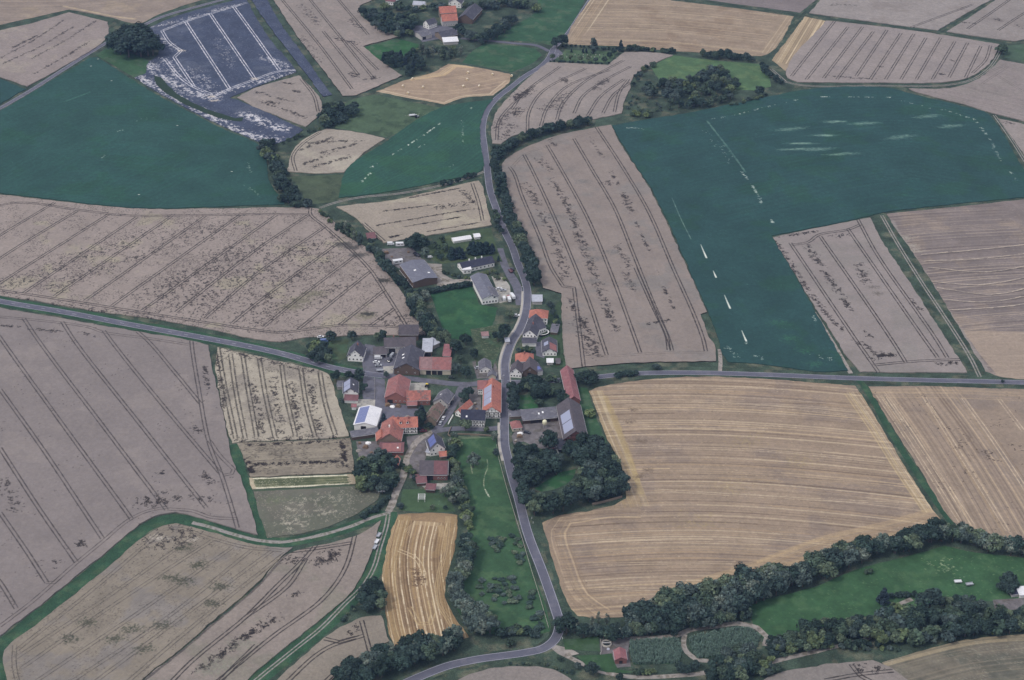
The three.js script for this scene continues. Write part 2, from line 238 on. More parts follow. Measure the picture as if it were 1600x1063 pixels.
wheat('447,868 475,859 520,849 560,837 595,815 582,857 570,892 550,925 513,960 475,990 425,1029 385,1066 360,1090 195,1090 222,1066 292,1011 328,980 403,916',
  { base: [137, 121, 108], tint: [128, 118, 100], ppm: 3.6, patch: 120 }, (K) => {
    K.broken(K.line('457,860 443,873 403,917 328,981 291,1013 222,1068', 2), 1.5, '#574e47', 0.5, 0.9);
    K.specks('310,1050 400,985 440,960', 3, 500); K.specks('500,880 530,862', 5, 200); K.specks('455,935 465,925', 3, 70); K.specks('455,875 475,870', 5, 120); K.cloud('330,1050 380,1010 350,1040', 9, 220, '#7c7a64', 0.5);
    K.trams('265,1070 300,1035 385,965 430,920 480,870 502,842|383,967 450,917 478,875|330,1075 425,997 505,937 538,892 556,832|400,868 470,862 550,850|400,1010 350,1060 330,1085');
  }, 'wheat wedge with curving wheel tracks by the rutted track');
wheat('425,1070 470,1030 505,999 540,977 565,967 597,963 603,985 607,1003 590,1013 570,1028 535,1045 510,1075', { base: [135, 121, 102], tint: [128, 116, 98], ppm: 4.5 }, (K) => { K.trams('440,1075 510,1015 568,995|505,1070 540,1040 575,1026|565,972 578,1020|508,1000 530,1005 555,998'); K.specks('545,985 565,980', 4, 60); }, 'small wheat plot behind the roadside wood');

const gold = ['#dcc094', '#785a3c', '#b3935f', '#6b5138', '#e6d0a8', '#8f7454'];
field('stubble_field', '622,804 675,802 715,805 713,835 708,868 698,900 695,930 708,960 733,997 690,1001 650,1007 616,1012 607,985 600,930 598,890 610,835', 0.15, { sat: 0.8, gain: 0.95, grain: 0.13, base: [160, 131, 94], tint: [146, 118, 86], ppm: 5, patch: 60 }, (K) => {
  K.rows('650,815 640,860 640,900 648,950 660,1005', -26, 32, 1.5, gold, 0.7, 0.45, 1, 0.35);
  for (let q = -22; q < 26; q += 4.6) K.broken(offsetLine(K.line('650,815 640,860 640,900 648,950 660,1005', 4), (q + rr(-0.8, 0.8)) * K.ppm), 0.6, '#ead6b2', 0.3, 0.95, 0.1);
  K.rows('625,806 612,850 600,895 603,940 612,990 620,1010', -6, 3, 1.0, ['#c9ad7b', '#b3935f'], 0.8, 0.4, 0.8); K.rows('712,808 708,860 697,905 697,940 712,965 730,997', -3, 6, 1.0, ['#c9ad7b', '#b3935f'], 0.8, 0.4, 0.8);
  for (let i = 0; i < 6; i++) K.stroke(K.line(`${632 + i * 2},${830 + i * 2} ${648},${815 + i} ${690 - i},${818 + i} ${697 - i * 2},${840}`), 0.5, '#d2b98c', 0.5);
  K.tram('622,860 648,872 660,890 664,915', '#d8c096', 0.7, 0.5, 0.9); K.tram('640,950 655,975 672,975 676,960 672,940', '#c9ad7b', 0.8, 0.4, 0.8); K.stroke(K.line('690,825 688,860 680,868'), 5, '#b8965f', 0.35); K.specks('650,895 655,915', 4, 80, '#6e543d', 0.8, 2);
}, 'golden stubble strip between the track and the hedgerow');

field('stubble_field', '920,611 935,605 1000,595 1060,590 1100,589 1200,593 1280,599 1336,603 1343,613 1378,669 1418,736 1458,796 1474,816 1440,828 1380,845 1310,862 1240,885 1170,912 1100,932 1030,950 985,962 940,967 902,963 887,940 867,885 847,817 870,807 930,797 960,789 979,779 973,735 951,690 933,645', 0.15,
  { sat: 0.7, gain: 1.04, grain: 0.13, base: [152, 129, 104], tint: [140, 120, 102], ppm: 2.9, patch: 120, pamp: 0.06 }, (K) => {
    const rw = ['#c9aa7a', '#6c5744', '#a98a62', '#7c6650', '#cfb58c', '#8d7760'];
    K.rows('840,708 960,701 1080,699 1200,704 1400,722 1500,735', -190, 290, 2.1, rw, 0.95, 0.2, 0.7, 0.3, 14);
    for (const l of ['972,634 1200,636 1335,650', '985,698 1200,705 1382,722', '1000,668 1200,672', '1023,766 1200,777 1425,788', '935,845 1200,850', '920,882 1150,880', '965,606 1200,606', '930,920 1050,922']) K.tram(l, '#d5bd95', 0.5, 0.25, 0.6, 1.9);
    for (const l of ['980,690 1200,694', '1000,740 1200,745 1400,757', '960,625 1300,632', '925,900 1100,902']) K.broken(K.line(l, 4), 0.6, '#6a5645', 0.2, 0.6);
     K.rows('926,612 945,660 975,730 998,792', -6, 17, 1.1, ['#c4a96f', '#ad9159', '#94805c', '#cbb583'], 0.9, 0.2, 0.65, 0.8, 6); K.broken(K.line('946,620 962,660 985,720 1003,775', 3), 4, '#a98f56', 0.2, 0.5);
    K.rows('1328,614 1370,675 1410,738 1452,800', -9, 4, 1.1, ['#c4a96f', '#a98f5e', '#d0b98a'], 0.8, 0.3, 0.75);
    K.rows('1000,800 950,800 880,812 868,830 880,880 905,935 940,960', -8, 12, 1.2, ['#c3a577', '#a48761', '#8d7458'], 0.8, 0.25, 0.7); K.rows('1474,812 1400,834 1300,858 1180,902 1040,944', -5, 12, 1.2, ['#bd9c6a', '#a3845c'], 0.9, 0.3, 0.65);
    K.scatter(500, 0.6, '#5c4836', 0.5, 1.3, 0.8); K.cloud('990,640 1005,690 1015,735 1000,745 985,660', 4, 60, '#6f5c48', 0.45); K.cloud('1150,760 1250,720 1170,690 1090,815', 14, 120, '#a58f52', 0.35);
    K.scatter(2500, 0.4, '#d3bd93', 0.4, 1.4, 0.5, 0, 0.3, 5);
  }, 'big mown stubble field east of the village');
field('stubble_field', '1356,604 1450,604 1600,609 1640,610 1640,862 1560,845 1505,828 1487,812 1442,740 1400,675', 0.15, { sat: 0.7, gain: 1.04, grain: 0.13, base: [148, 127, 106], tint: [138, 120, 104], ppm: 3.4, patch: 100, pamp: 0.06 }, (K) => {
  K.rows('1400,610 1450,680 1500,760 1545,840', -40, 150, 2.1, ['#c4a67c', '#6f5b47', '#a38660', '#80694f'], 0.9, 0.2, 0.65); for (const l of ['1372,618 1420,690 1500,815', '1388,622 1440,700 1520,820', '1445,622 1500,710 1575,830', '1505,622 1560,700 1600,760', '1560,622 1600,675', '1380,618 1410,660']) K.tram(l, '#d3bc96', 0.5, 0.3, 0.75);
  K.rows('1350,612 1480,613 1640,620', -4, 8, 1.2, ['#b79a72', '#94806a'], 0.9, 0.2, 0.5); K.scatter(700, 0.55, '#4f3f31', 0.7, 1.8, 0.85); K.cloud('1500,700 1510,690 1540,705 1550,718 1515,737 1480,670 1560,665 1590,700', 5, 9, '#43352a', 0.9);
}, 'mown stubble field beyond the grass lane in the east');
// fields north of the east road
wheat('955,196 925,201 863,215 825,230 803,241 787,253 782,275 788,310 800,335 812,365 834,406 848,451 877,459 879,532 885,577 950,571 1025,567 1100,566 1118,566 1119,547 1109,530 1095,492 1104,489 1088,451 1063,396 1038,341 1015,296 996,266 975,235',
  { base: [136, 119, 107], tint: [128, 117, 108], ppm: 3.1, patch: 120, grain: 0.1 }, (K) => {
    K.rows('897,218 925,266 990,399 1045,532', -75, 110, 3.5, ['#6f6259', '#9c8a7c'], 0.35, 0.05, 0.2);
    for (const [l, w, n] of [['822,290 840,320 865,370 880,420 885,440', 4, 700], ['860,280 880,310 905,370 925,420 940,460 955,500 962,520', 3.4, 1100], ['955,270 968,292', 1.5, 110], ['975,305 988,335', 3, 180], ['995,350 1015,395', 1.3, 120], ['965,385 985,420', 3, 90], ['975,420 990,455', 3, 100], ['1028,425 1030,432', 1, 30], ['1037,450 1055,485', 1.4, 110], ['905,500 925,540 930,560', 5, 420], ['945,285 955,290', 4, 50], ['860,220 870,230', 3, 60], ['920,215 945,250', 1.5, 110], ['843,250 860,268', 4, 120], ['892,470 897,490', 3, 60], ['1015,508 1050,500', 2, 60]]) K.specks(l, w, n);
    K.cloud('910,285 870,340 920,390 955,395 930,405 985,445 925,440', 7, 170, '#6d6862', 0.5);
    K.trams('796,262 802,270 815,306 845,376 862,421 880,449 897,451 907,532 912,574|819,243 831,266 867,343 900,421 925,486 940,532 948,556|855,228 877,266 920,346 955,429 993,532 1000,552|897,218 925,266 960,326 990,399 1020,473 1045,532 1050,549|932,200 975,266 1013,331 1050,416 1098,529 1103,550|993,420 1020,480 1042,528 1045,548');
    K.trams('800,262 822,242 880,222 935,206|890,558 950,558 1050,552 1100,552', '#54493f', 0.4, 0.25, 0.6);
  }, 'long wheat field between the main road and the dark green crop');
wheat('1207,372 1270,359 1360,341 1380,380 1420,440 1470,518 1512,583 1420,583 1343,582 1325,560 1300,520 1262,462 1228,405', { base: [139, 125, 118], tint: [133, 122, 114], ppm: 4, grain: 0.1 }, (K) => {
  for (const [l, w, n] of [['1262,385 1285,420 1310,455 1330,490', 3, 480], ['1215,380 1250,435 1290,490 1320,520', 2.2, 420], ['1345,415 1352,445', 4, 140], ['1300,372 1325,368', 3, 60], ['1352,520 1365,530', 2, 50], ['1365,560 1400,555', 3, 160], ['1460,568 1500,568', 3, 60], ['1215,372 1280,362', 1.4, 120], ['1340,535 1385,560', 3, 120], ['1425,470 1445,490', 2, 40]]) K.specks(l, w, n);
  K.cloud('1365,450 1372,460', 4, 90, '#6d6258', 0.5);
  K.trams('1235,381 1337,532 1372,582|1282,371 1393,532 1415,567|1325,359 1445,532 1465,560|1340,343 1370,398 1463,532 1480,560|1365,572 1430,566 1505,563|1237,384 1262,380 1280,368 1325,360 1345,352');
}, 'grey wheat field hemmed in by two field tracks');
field('tilled_field', '1386,334 1480,325 1600,312 1640,308 1640,596 1560,588 1540,580 1510,530 1465,455 1420,385 1392,345', 0.12, { sat: 0.65, gain: 1.05, grain: 0.12, base: [124, 110, 104], tint: [136, 118, 104], ppm: 3.2, patch: 120 }, (K) => {
  K.rows('1390,440 1500,428 1640,420', -110, 230, 2.4, ['#9c8878', '#584c46', '#b09a80', '#6c605b'], 0.9, 0.2, 0.65, 0.9); K.fill('1503,517 1640,520 1640,600 1560,590', '#a48c73', 0.75); K.rows('1500,540 1640,540', -30, 60, 2.4, ['#b29a80', '#95806a'], 0.9, 0.1, 0.4);
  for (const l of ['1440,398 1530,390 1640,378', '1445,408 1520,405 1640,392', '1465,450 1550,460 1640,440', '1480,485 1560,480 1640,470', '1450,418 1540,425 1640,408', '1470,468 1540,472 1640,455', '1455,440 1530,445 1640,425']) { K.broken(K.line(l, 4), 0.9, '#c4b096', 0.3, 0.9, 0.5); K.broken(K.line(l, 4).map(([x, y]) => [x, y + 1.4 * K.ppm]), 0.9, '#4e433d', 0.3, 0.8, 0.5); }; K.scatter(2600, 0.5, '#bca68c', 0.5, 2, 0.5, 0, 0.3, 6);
  K.broken(K.line('1390,345 1440,425 1500,520 1540,580', 3), 6, '#8d837c', 0.3, 0.6); K.cloud('1415,372 1430,392 1425,385', 6, 120, '#9c9280', 0.5);
}, 'brown tilled field with wavy rows at the east edge');

const green = (s, o, draw, label, h = 0.5) => field('beet_field', s, h, { base: [48, 76, 74], tint: [47, 77, 68], patch: 180, pamp: 0.09, grain: 0.16, ppm: 2.7, ...o }, draw, label);
green('957,197 1013,187 1075,177 1150,162 1200,152 1250,142 1300,137 1388,138 1420,146 1538,175 1550,185 1598,262 1640,320 1600,309 1475,321 1375,334 1360,338 1275,356 1205,369 1225,402 1262,466 1297,528 1325,580 1275,581 1200,571 1138,566 1129,552 1122,530 1107,490 1090,451 1066,396 1041,341 1018,296 998,266 978,235', {}, (K) => {
  K.scatter(5200, 0.35, '#5f8a7c', 0.3, 0.9, 0.5, 0, 2, 4); K.scatter(3000, 0.4, '#2f5c50', 0.4, 1.2, 0.5, 0, 2, 4);
  K.rows('1000,230 1200,190 1400,170 1560,190', -60, 230, 6, ['#3a6a62', '#35605a', '#456f68'], 2.6, 0.04, 0.14);
  const wt = '#c9d0c8'; for (const [l, n, w] of [['1110,187 1150,180 1200,167 1250,156', 60, 0.7], ['1285,152 1300,152', 22, 0.4], ['1320,152 1395,153', 30, 0.5], ['1410,158 1460,172', 16, 1], ['1475,172 1530,190', 34, 1], ['1520,185 1545,215 1567,255', 60, 1.3], ['1160,270 1175,290 1195,325', 90, 1], ['980,200 1010,203', 16, 1], ['1205,345 1208,350', 24, 1], ['1580,270 1590,285', 22, 1], ['1270,493 1278,505', 8, 1], ['1150,555 1195,560', 16, 2], ['1165,535 1172,547', 14, 1], ['1140,545 1155,560', 12, 2], ['1105,205 1150,260', 26, 4], ['1270,555 1305,565', 8, 3]]) K.specks(l, w, n, wt, 0.5, 1.8, 0.85);
  for (const [x, y, L] of [[1100, 395, 1], [1117, 430, 0.5], [1137, 474, 1], [1163, 527, 0.8]]) { const l = K.line(`${x - 5 * L},${y - 12 * L} ${x},${y} ${x + 4 * L},${y + 9 * L}`, 1); l.forEach((p, i) => i && K.stroke([l[i - 1], p], 0.3 + 1.1 * i / l.length, '#d8ddd2', 0.9)); }
  K.broken(K.line('1050,310 1065,345 1080,375', 2), 0.6, '#9db3a8', 0.2, 0.6); K.broken(K.line('1105,190 1140,235 1165,270', 2), 1.6, '#7f9f90', 0.1, 0.4);
  for (const q of ['1340,195 1365,192', '1395,218 1420,212', '1225,235 1260,233', '1270,236 1290,232', '1300,243 1335,240', '1240,225 1262,225', '1285,213 1295,212', '1300,192 1310,190', '1440,185 1460,180', '1475,200 1495,196', '1220,205 1250,200']) { const l = K.line(q, 1.5); for (let k = 0; k < 320; k++) { const p = l[rnd() * l.length | 0], t = 1 - Math.abs(rnd() - 0.5); K.dab(p[0] + gauss() * 9 * K.ppm, p[1] + gauss() * 2.2 * K.ppm, rr(1.2, 4), rr(0.3, 0.7), rr(-0.15, 0.1), '#8fac9c', rr(0.08, 0.32) * t); } }
  K.cloud('1215,505 1235,530 1255,550 1275,570', 7, 110, '#3f7050', 0.25); 
}, 'huge dark green crop field with white flecks in the east');
green('-30,190 0,174 50,145 140,91 152,90 208,126 250,152 300,178 350,203 400,225 412,236 417,260 421,285 445,320 400,321 300,325 225,326 150,320 75,311 0,302 -30,297', { base: [50, 80, 74], tint: [48, 80, 68] }, (K) => {
  K.scatter(4200, 0.4, '#5f8a7c', 0.3, 0.9, 0.5, 0, 2, 4); K.rows('0,280 150,200 300,215', -160, 140, 6, ['#3c6e64', '#38665c'], 2.6, 0.04, 0.14); for (const [l, n, w] of [['180,207 195,203', 10, 0.8], ['388,255 392,275', 16, 1], ['160,247 165,242', 6, 1], ['205,190 240,185', 8, 3], ['385,290 405,308', 12, 2]]) K.specks(l, w, n, '#b9c7bc', 0.4, 1.4, 0.8);
  for (const [x, y] of [[142, 104], [174, 127], [277, 197], [217, 305], [362, 269], [153, 93]]) K.dab(...K.at([x, y]), 1.8, 1, 0, '#d6d9d2', 0.95); K.broken(K.line('0,292 120,312 260,320 420,314', 4), 0.7, '#2c594a', 0.2, 0.6); K.broken(K.line('100,160 140,145', 3), 2, '#5d8d78', 0.1, 0.3);
}, 'wide dark green crop field in the northwest');
green('695,167 770,156 756,175 750,200 752,233 754,265 748,270 725,276 650,292 600,301 530,310 530,303 540,268 550,256 600,224 650,189', { base: [50, 82, 70], tint: [52, 86, 66], ppm: 3.2 }, (K) => {
  K.scatter(2600, 0.4, '#5b8b70', 0.3, 0.9, 0.5, 0, 2, 4); K.rows('540,290 640,240 740,160', -70, 70, 3.6, ['#3d7660', '#386a58', '#4a8068'], 1.4, 0.05, 0.2); K.specks('580,262 620,238 660,213 690,192', 0.5, 130, '#d3dacf', 0.5, 2, 0.9); K.specks('722,190 724,225', 0.8, 30, '#b9c7bc', 0.4, 1.2, 0.8); K.specks('565,285 580,270', 1, 26, '#d3dacf', 0.5, 1.8, 0.9); K.specks('733,172 740,167', 1, 16, '#d3dacf', 0.6, 1.8, 0.9); K.specks('655,230 665,225', 1, 10, '#d3dacf', 0.5, 1.4, 0.9); K.specks('700,262 712,258', 1, 14, '#d3dacf', 0.5, 1.6, 0.9);
}, 'dark green crop field inside the bend of the main road');
green('-30,112 0,124 39,140 0,163 -30,178', {}, null, 'corner of dark green crop at the west edge');

wheat('856,98 950,102 976,82 1025,83 1052,87 1020,101 990,121 984,140 974,163 971,178 928,187 875,197 825,208 800,214 783,226 769,225 768,200 776,175 800,148 825,123', { base: [139, 125, 116], tint: [146, 130, 118], ppm: 3.2 }, (K) => {
  for (const [l, w, n] of [['805,155 830,140', 6, 360], ['850,172 890,145', 5, 200], ['930,140 950,125', 4, 200], ['880,160 870,175', 4, 90], ['800,180 815,170', 6, 200], ['880,125 890,130', 4, 60], ['775,200 790,180', 5, 160], ['785,215 800,195', 5, 160]]) K.specks(l, w, n);
  K.trams('824,207 827,175 850,142 915,108|845,198 855,170 888,135 953,110|870,188 878,165 912,130 975,95|897,178 912,150 948,125 985,105|918,182 940,150 975,125|942,178 960,148 985,130|960,176 968,145 982,125|800,172 815,150 875,105|776,220 780,190 800,165 835,135');
}, 'pale wheat field below the hedged cemetery');
wheat('525,324 550,321 613,314 675,300 747,283 753,290 760,320 768,353 700,364 625,376 600,381 575,361 555,341', { base: [150, 134, 113], tint: [160, 146, 118], ppm: 4 }, (K) => { for (const l of ['600,331 680,321', '590,353 660,341 735,328', '630,356 720,340', '668,363 750,349', '640,310 720,295', '610,372 630,367']) { K.broken(K.line(l, 1.5), 0.9, '#4d4338', 0.3, 0.95); K.specks(l, 1, 130); } K.tram('738,288 748,318 754,346'); K.specks('680,325 740,318', 3, 240); K.specks('725,300 745,330', 3, 180); K.tram('568,350 600,378'); K.scatter(900, 0.5, '#51473b', 0.5, 1.4, 0.6); }, 'small wheat field above the village lane');
wheat('449,269 453,247 465,227 490,210 510,202 560,208 602,217 570,238 546,261 537,270 500,272', { base: [150, 136, 117], tint: [160, 148, 124], ppm: 3.5 }, (K) => { for (const l of ['470,235 520,215', '475,258 540,230', '490,262 550,245', '480,225 570,220', '500,240 560,225']) { K.specks(l, 2.4, 170); K.broken(K.line(l, 2), 0.6, '#574d40', 0.15, 0.5); } K.tram('462,268 458,245 475,224 500,208'); }, 'rounded wheat plot beside the creek bushes');
wheat('370,153 400,138 467,119 483,134 502,160 499,180 478,199 425,179 400,169', { base: [143, 128, 116], ppm: 3.2 }, (K) => { for (const [l, w, n] of [['400,145 460,160', 3, 160], ['410,160 480,185', 3, 200], ['440,130 460,132', 2, 60], ['455,143 470,145', 3, 60], ['420,160 440,165', 3, 90]]) K.specks(l, w, n); K.tram('470,124 490,150 497,175'); }, 'wheat triangle at the end of the blue crop');
wheat('422,-8 465,58 501,105 536,151 556,150 628,119 595,96 567,73 622,58 600,49 580,38 562,22 562,10 600,-8', { base: [138, 123, 112], tint: [146, 128, 116], ppm: 2.8 }, (K) => { K.trams('436,-5 498,70 550,140|480,-5 535,63 583,123|524,-5 575,55|505,50 560,118|545,65 590,110'); for (const [l, w, n] of [['470,10 500,40', 5, 200], ['520,60 560,70', 5, 200], ['550,115 558,122', 4, 90], ['545,30 570,50', 4, 120], ['575,125 590,122', 4, 120], ['470,60 500,100', 6, 200]]) K.specks(l, w, n); }, 'wheat field west of the farm on the hill');
wheat('0,48 50,37 108,20 168,35 166,60 100,104 42,136 0,121 -30,113 -30,56', { base: [141, 124, 115], tint: [148, 132, 116], ppm: 2.8 }, (K) => { for (const l of ['0,92 50,65 100,32', '5,100 60,75 115,42', '50,92 100,65 150,33', '55,115 100,90 140,65', '20,75 60,55']) { K.specks(l, 1.6, 190); K.broken(K.line(l, 2), 0.7, '#534940', 0.2, 0.7); } }, 'wheat field beside the big tree clump');
field('tilled_field', '-30,46 0,39 108,15 175,28 205,36 222,36 250,22 340,-8 340,-30 -30,-30', 0.12, { sat: 0.65, gain: 1.05, grain: 0.12, base: [140, 122, 106], tint: [150, 130, 106], ppm: 2.2, patch: 120 }, (K) => { K.rows('-30,12 150,8 340,-20', -70, 60, 3.4, ['#b79f80', '#7d6c60', '#a3907a'], 1.1, 0.15, 0.5); K.broken(K.line('100,10 140,18 180,26 210,30', 3), 3, '#c3a878', 0.2, 0.5); }, 'striped brown field in the northwest corner');

// blue flowering crop with pale wheel tracks
function blue(s, draw, label) { field('blue_flower_field', s, 0.5, { sat: 0.8, base: [70, 79, 102], tint: [82, 90, 110], ppm: 3.4, patch: 80, pamp: 0.1, grain: 0.2 }, (K) => { K.scatter(10000, 0.42, '#a6a9be', 0.4, 1.0, 0.6, 1, 1, 8); K.scatter(16000, 0.3, '#333a55', 0.5, 1.3, 0.7, 1, 1, 8); draw?.(K); }, label); }
blue('224,48 275,26 350,5 384,-4 400,28 425,66 455,100 463,113 400,136 359,153 400,169 450,192 474,203 450,219 416,229 400,221 325,187 250,147 211,122 228,115 232,98 245,88 248,75 238,60', (K) => {
  const c = '#dcdae0'; K.trams('290,35 358,139|328,22 398,124|365,11 400,59 436,110|253,49 265,67 283,80 272,90 303,136', c, 0.8, 0.6, 1, 2.3); K.trams('253,49 288,35 328,22 365,11 385,5|333,152 358,140 398,125 437,112 462,110|257,92 280,120 300,135 330,148', c, 1, 0.4, 0.9, 2.4);
  for (const [l, w, n] of [['232,100 260,125 310,148 340,155', 7, 1400], ['330,150 400,130 460,112', 5, 600], ['215,120 260,145 330,182 400,215 440,218', 6, 2600], ['380,178 420,195 450,205', 6, 1100], ['240,55 265,70 280,82', 4, 260], ['255,90 280,125', 5, 300], ['300,110 330,140', 8, 260], ['225,46 290,30 370,8', 5, 300], ['410,90 460,108', 6, 260], ['340,60 365,110', 5, 110]]) K.specks(l, w, n, '#d6d2d4', 0.5, 1.6, 0.9); K.cloud('330,152 335,158 284,80 398,124', 4, 60, '#d9c9b4', 0.6);
}, 'blue flowering crop with white wheel tracks');
blue('390,-4 402,15 427,50 477,115 505,152 519,149 499,122 473,85 443,45 415,-4', null, 'narrow strip of blue flowering crop');
field('ditch_grass', '240,118 250,122 275,146 325,172 368,186 380,185 378,190 365,190 322,178 270,153 246,135', 0.58, { base: [50, 66, 54], ppm: 4, grain: 0.2 }, null, 'dark grassy ditch cutting into the blue crop');

field('stubble_field', '924,-4 886,60 888,70 975,73 1050,80 1113,83 1175,88 1190,88 1201,84 1241,26 1200,20 1150,13 1050,1 1040,-4', 0.15, { sat: 0.65, gain: 0.99, grain: 0.12, base: [160, 136, 108], tint: [150, 124, 96], ppm: 2.6, patch: 90 }, (K) => { K.rows('900,40 1050,45 1200,60', -60, 90, 2.4, ['#c9ad80', '#876e57', '#b4966c', '#9a8067'], 1.1, 0.25, 0.65); K.clip('922,-4 960,-4 900,72 884,68', () => K.rows('940,-4 890,70', -14, 16, 1.8, ['#d4bd92', '#b3966c', '#9b825e'], 1, 0.4, 0.8)); K.rows('1240,26 1200,84', -3, 8, 1.4, ['#ceb384', '#a58a66'], 1, 0.4, 0.7); K.scatter(1200, 0.55, '#e0cfae', 0.6, 2.2, 0.6, 0, 0.2, 5); }, 'straw coloured stubble field on the northern slope');
field('stubble_field', '588,143 638,124 675,114 700,100 723,102 798,116 796,128 771,149 725,153 695,163 638,153', 0.15, { sat: 0.65, gain: 1.05, grain: 0.12, base: [158, 131, 102], tint: [148, 122, 98], ppm: 3.4, patch: 60 }, (K) => { K.rows('590,138 700,142 800,124', -60, 60, 3.2, ['#8a7259', '#c0a27a', '#9c8264'], 1.2, 0.2, 0.6); K.rows('640,123 690,116 710,102 740,104', -3, 5, 1.2, ['#d0b07a', '#c4a06a'], 1.1, 0.5, 0.9); K.rows('592,144 640,154 695,164 720,154 770,149 796,128', -4, 4, 1.2, ['#cdb48c', '#b89a72'], 1, 0.4, 0.8); }, 'stubble field dotted with round bales');
wheat('1264,21 1288,-5 1560,-5 1533,9 1465,48 1350,33', { base: [142, 130, 122], ppm: 2.4 }, (K) => { K.rows('1280,10 1500,25', -30, 50, 3, ['#a39488', '#857970'], 1, 0.05, 0.25); K.specks('1300,8 1340,10', 3, 40); K.trams('1420,45 1520,8'); }, 'pale grain field on the northeast skyline slope');
wheat('1480,50 1515,28 1565,-5 1640,-5 1640,56 1584,65 1530,58', { base: [138, 126, 118], ppm: 2.6 }, (K) => { K.trams('1512,46 1550,20 1585,-5|1560,48 1600,22 1640,0'); K.specks('1555,30 1565,34', 3, 40); K.specks('1585,40 1600,45', 3, 40); K.specks('1505,36 1530,38', 2, 40); }, 'grain field in the northeast corner');
field('tilled_field', '1066,-6 1283,-6 1250,20 1200,13 1125,3', 0.12, { sat: 0.65, gain: 1.05, grain: 0.12, base: [122, 110, 108], ppm: 2.2 }, (K) => K.rows('1070,0 1250,12', -30, 30, 3, ['#8d7f78', '#6d625f'], 1, 0.1, 0.3), 'grey tilled strip on the northern ridge');
wheat('1291,33 1350,39 1465,54 1562,70 1555,87 1538,107 1510,123 1475,129 1375,130 1245,129 1230,122 1228,112', { base: [143, 128, 120], tint: [138, 124, 118], ppm: 3 }, (K) => { K.trams('1305,33 1237,120|1325,43 1260,125|1348,43 1287,123|1365,50 1308,125|1386,48 1338,120|1408,53 1360,125|1428,54 1384,125|1447,60 1408,125|1470,60 1432,125|1492,66 1457,125|1512,68 1483,122|1533,73 1509,122|1548,72 1540,95 1520,115', '#3e3530', 0.7, 0.5, 1); K.specks('1300,120 1370,125', 2, 90); K.specks('1375,105 1385,106', 2, 30); K.specks('1488,95 1495,98', 2, 30); K.specks('1470,117 1478,118', 2, 30); }, 'pinkish wheat field with close wheel tracks');
field('stubble_field', '1206,94 1258,26 1290,33 1227,111 1218,103', 0.15, { sat: 0.65, gain: 1.05, grain: 0.12, base: [160, 137, 104], ppm: 3.4 }, (K) => K.rows('1232,100 1274,29', -16, 16, 1.4, ['#d2b787', '#9c8258', '#bb9d6c', '#8b7350'], 0.9, 0.4, 0.9), 'yellow stubble wedge beside the field lane');
wheat('1563,94 1600,101 1640,104 1640,200 1600,190 1550,177 1500,162 1425,142 1420,139 1480,139 1520,128 1550,107', { base: [136, 121, 114], ppm: 2.8 }, (K) => { for (const l of ['1500,133 1570,103', '1535,132 1575,105', '1505,136 1600,158', '1560,120 1600,145']) K.tram(l, '#584d47', 0.5, 0.3, 0.7); K.rows('1440,145 1600,180', -20, 20, 2.5, ['#9d8c80', '#776a63'], 1, 0.1, 0.35); }, 'narrow wheat field under the curving lane');
wheat('1560,186 1600,195 1640,206 1640,310 1602,245', { base: [142, 128, 119], ppm: 2.8 }, (K) => K.specks('1570,192 1590,195', 2, 40), 'wheat corner at the east edge');
wheat('1190,1070 1200,1060 1275,1042 1363,1034 1395,1047 1425,1070 1425,1090 1190,1090', { base: [124, 114, 106], ppm: 4 }, (K) => { K.trams('1290,1065 1340,1056 1395,1050|1330,1040 1345,1058 1360,1066'); K.specks('1340,1045 1380,1048', 3, 90); }, 'small wheat plot at the southern edge');
field('dry_meadow', '1377,1037 1450,1015 1525,998 1600,992 1640,990 1640,1090 1432,1090', 0.2, { sat: 0.65, base: [116, 108, 90], tint: [98, 97, 82], ppm: 4, patch: 60, pamp: 0.12, grain: 0.14 }, (K) => { K.rows('1400,1040 1500,1015 1640,1000', -8, 60, 1.8, ['#9c8b68', '#5d5a46', '#7d7456'], 0.9, 0.1, 0.4); K.rows('1380,1036 1450,1017 1525,1001 1640,994', -3, 3, 1, ['#b09a6e'], 0.9, 0.4, 0.8); K.scatter(1500, 0.5, '#a9a78c', 0.5, 2, 0.4, 0.5, 0.3); }, 'dry yellowed meadow at the southeast edge');
wheat('690,1080 740,1053 800,1043 850,1045 884,1057 908,1080', { base: [128, 117, 109], ppm: 4.5 }, (K) => K.rows('700,1070 800,1050 880,1062', -12, 12, 2.4, ['#8f8278', '#726860'], 0.6, 0.1, 0.3), 'grey field tip below the road bend');

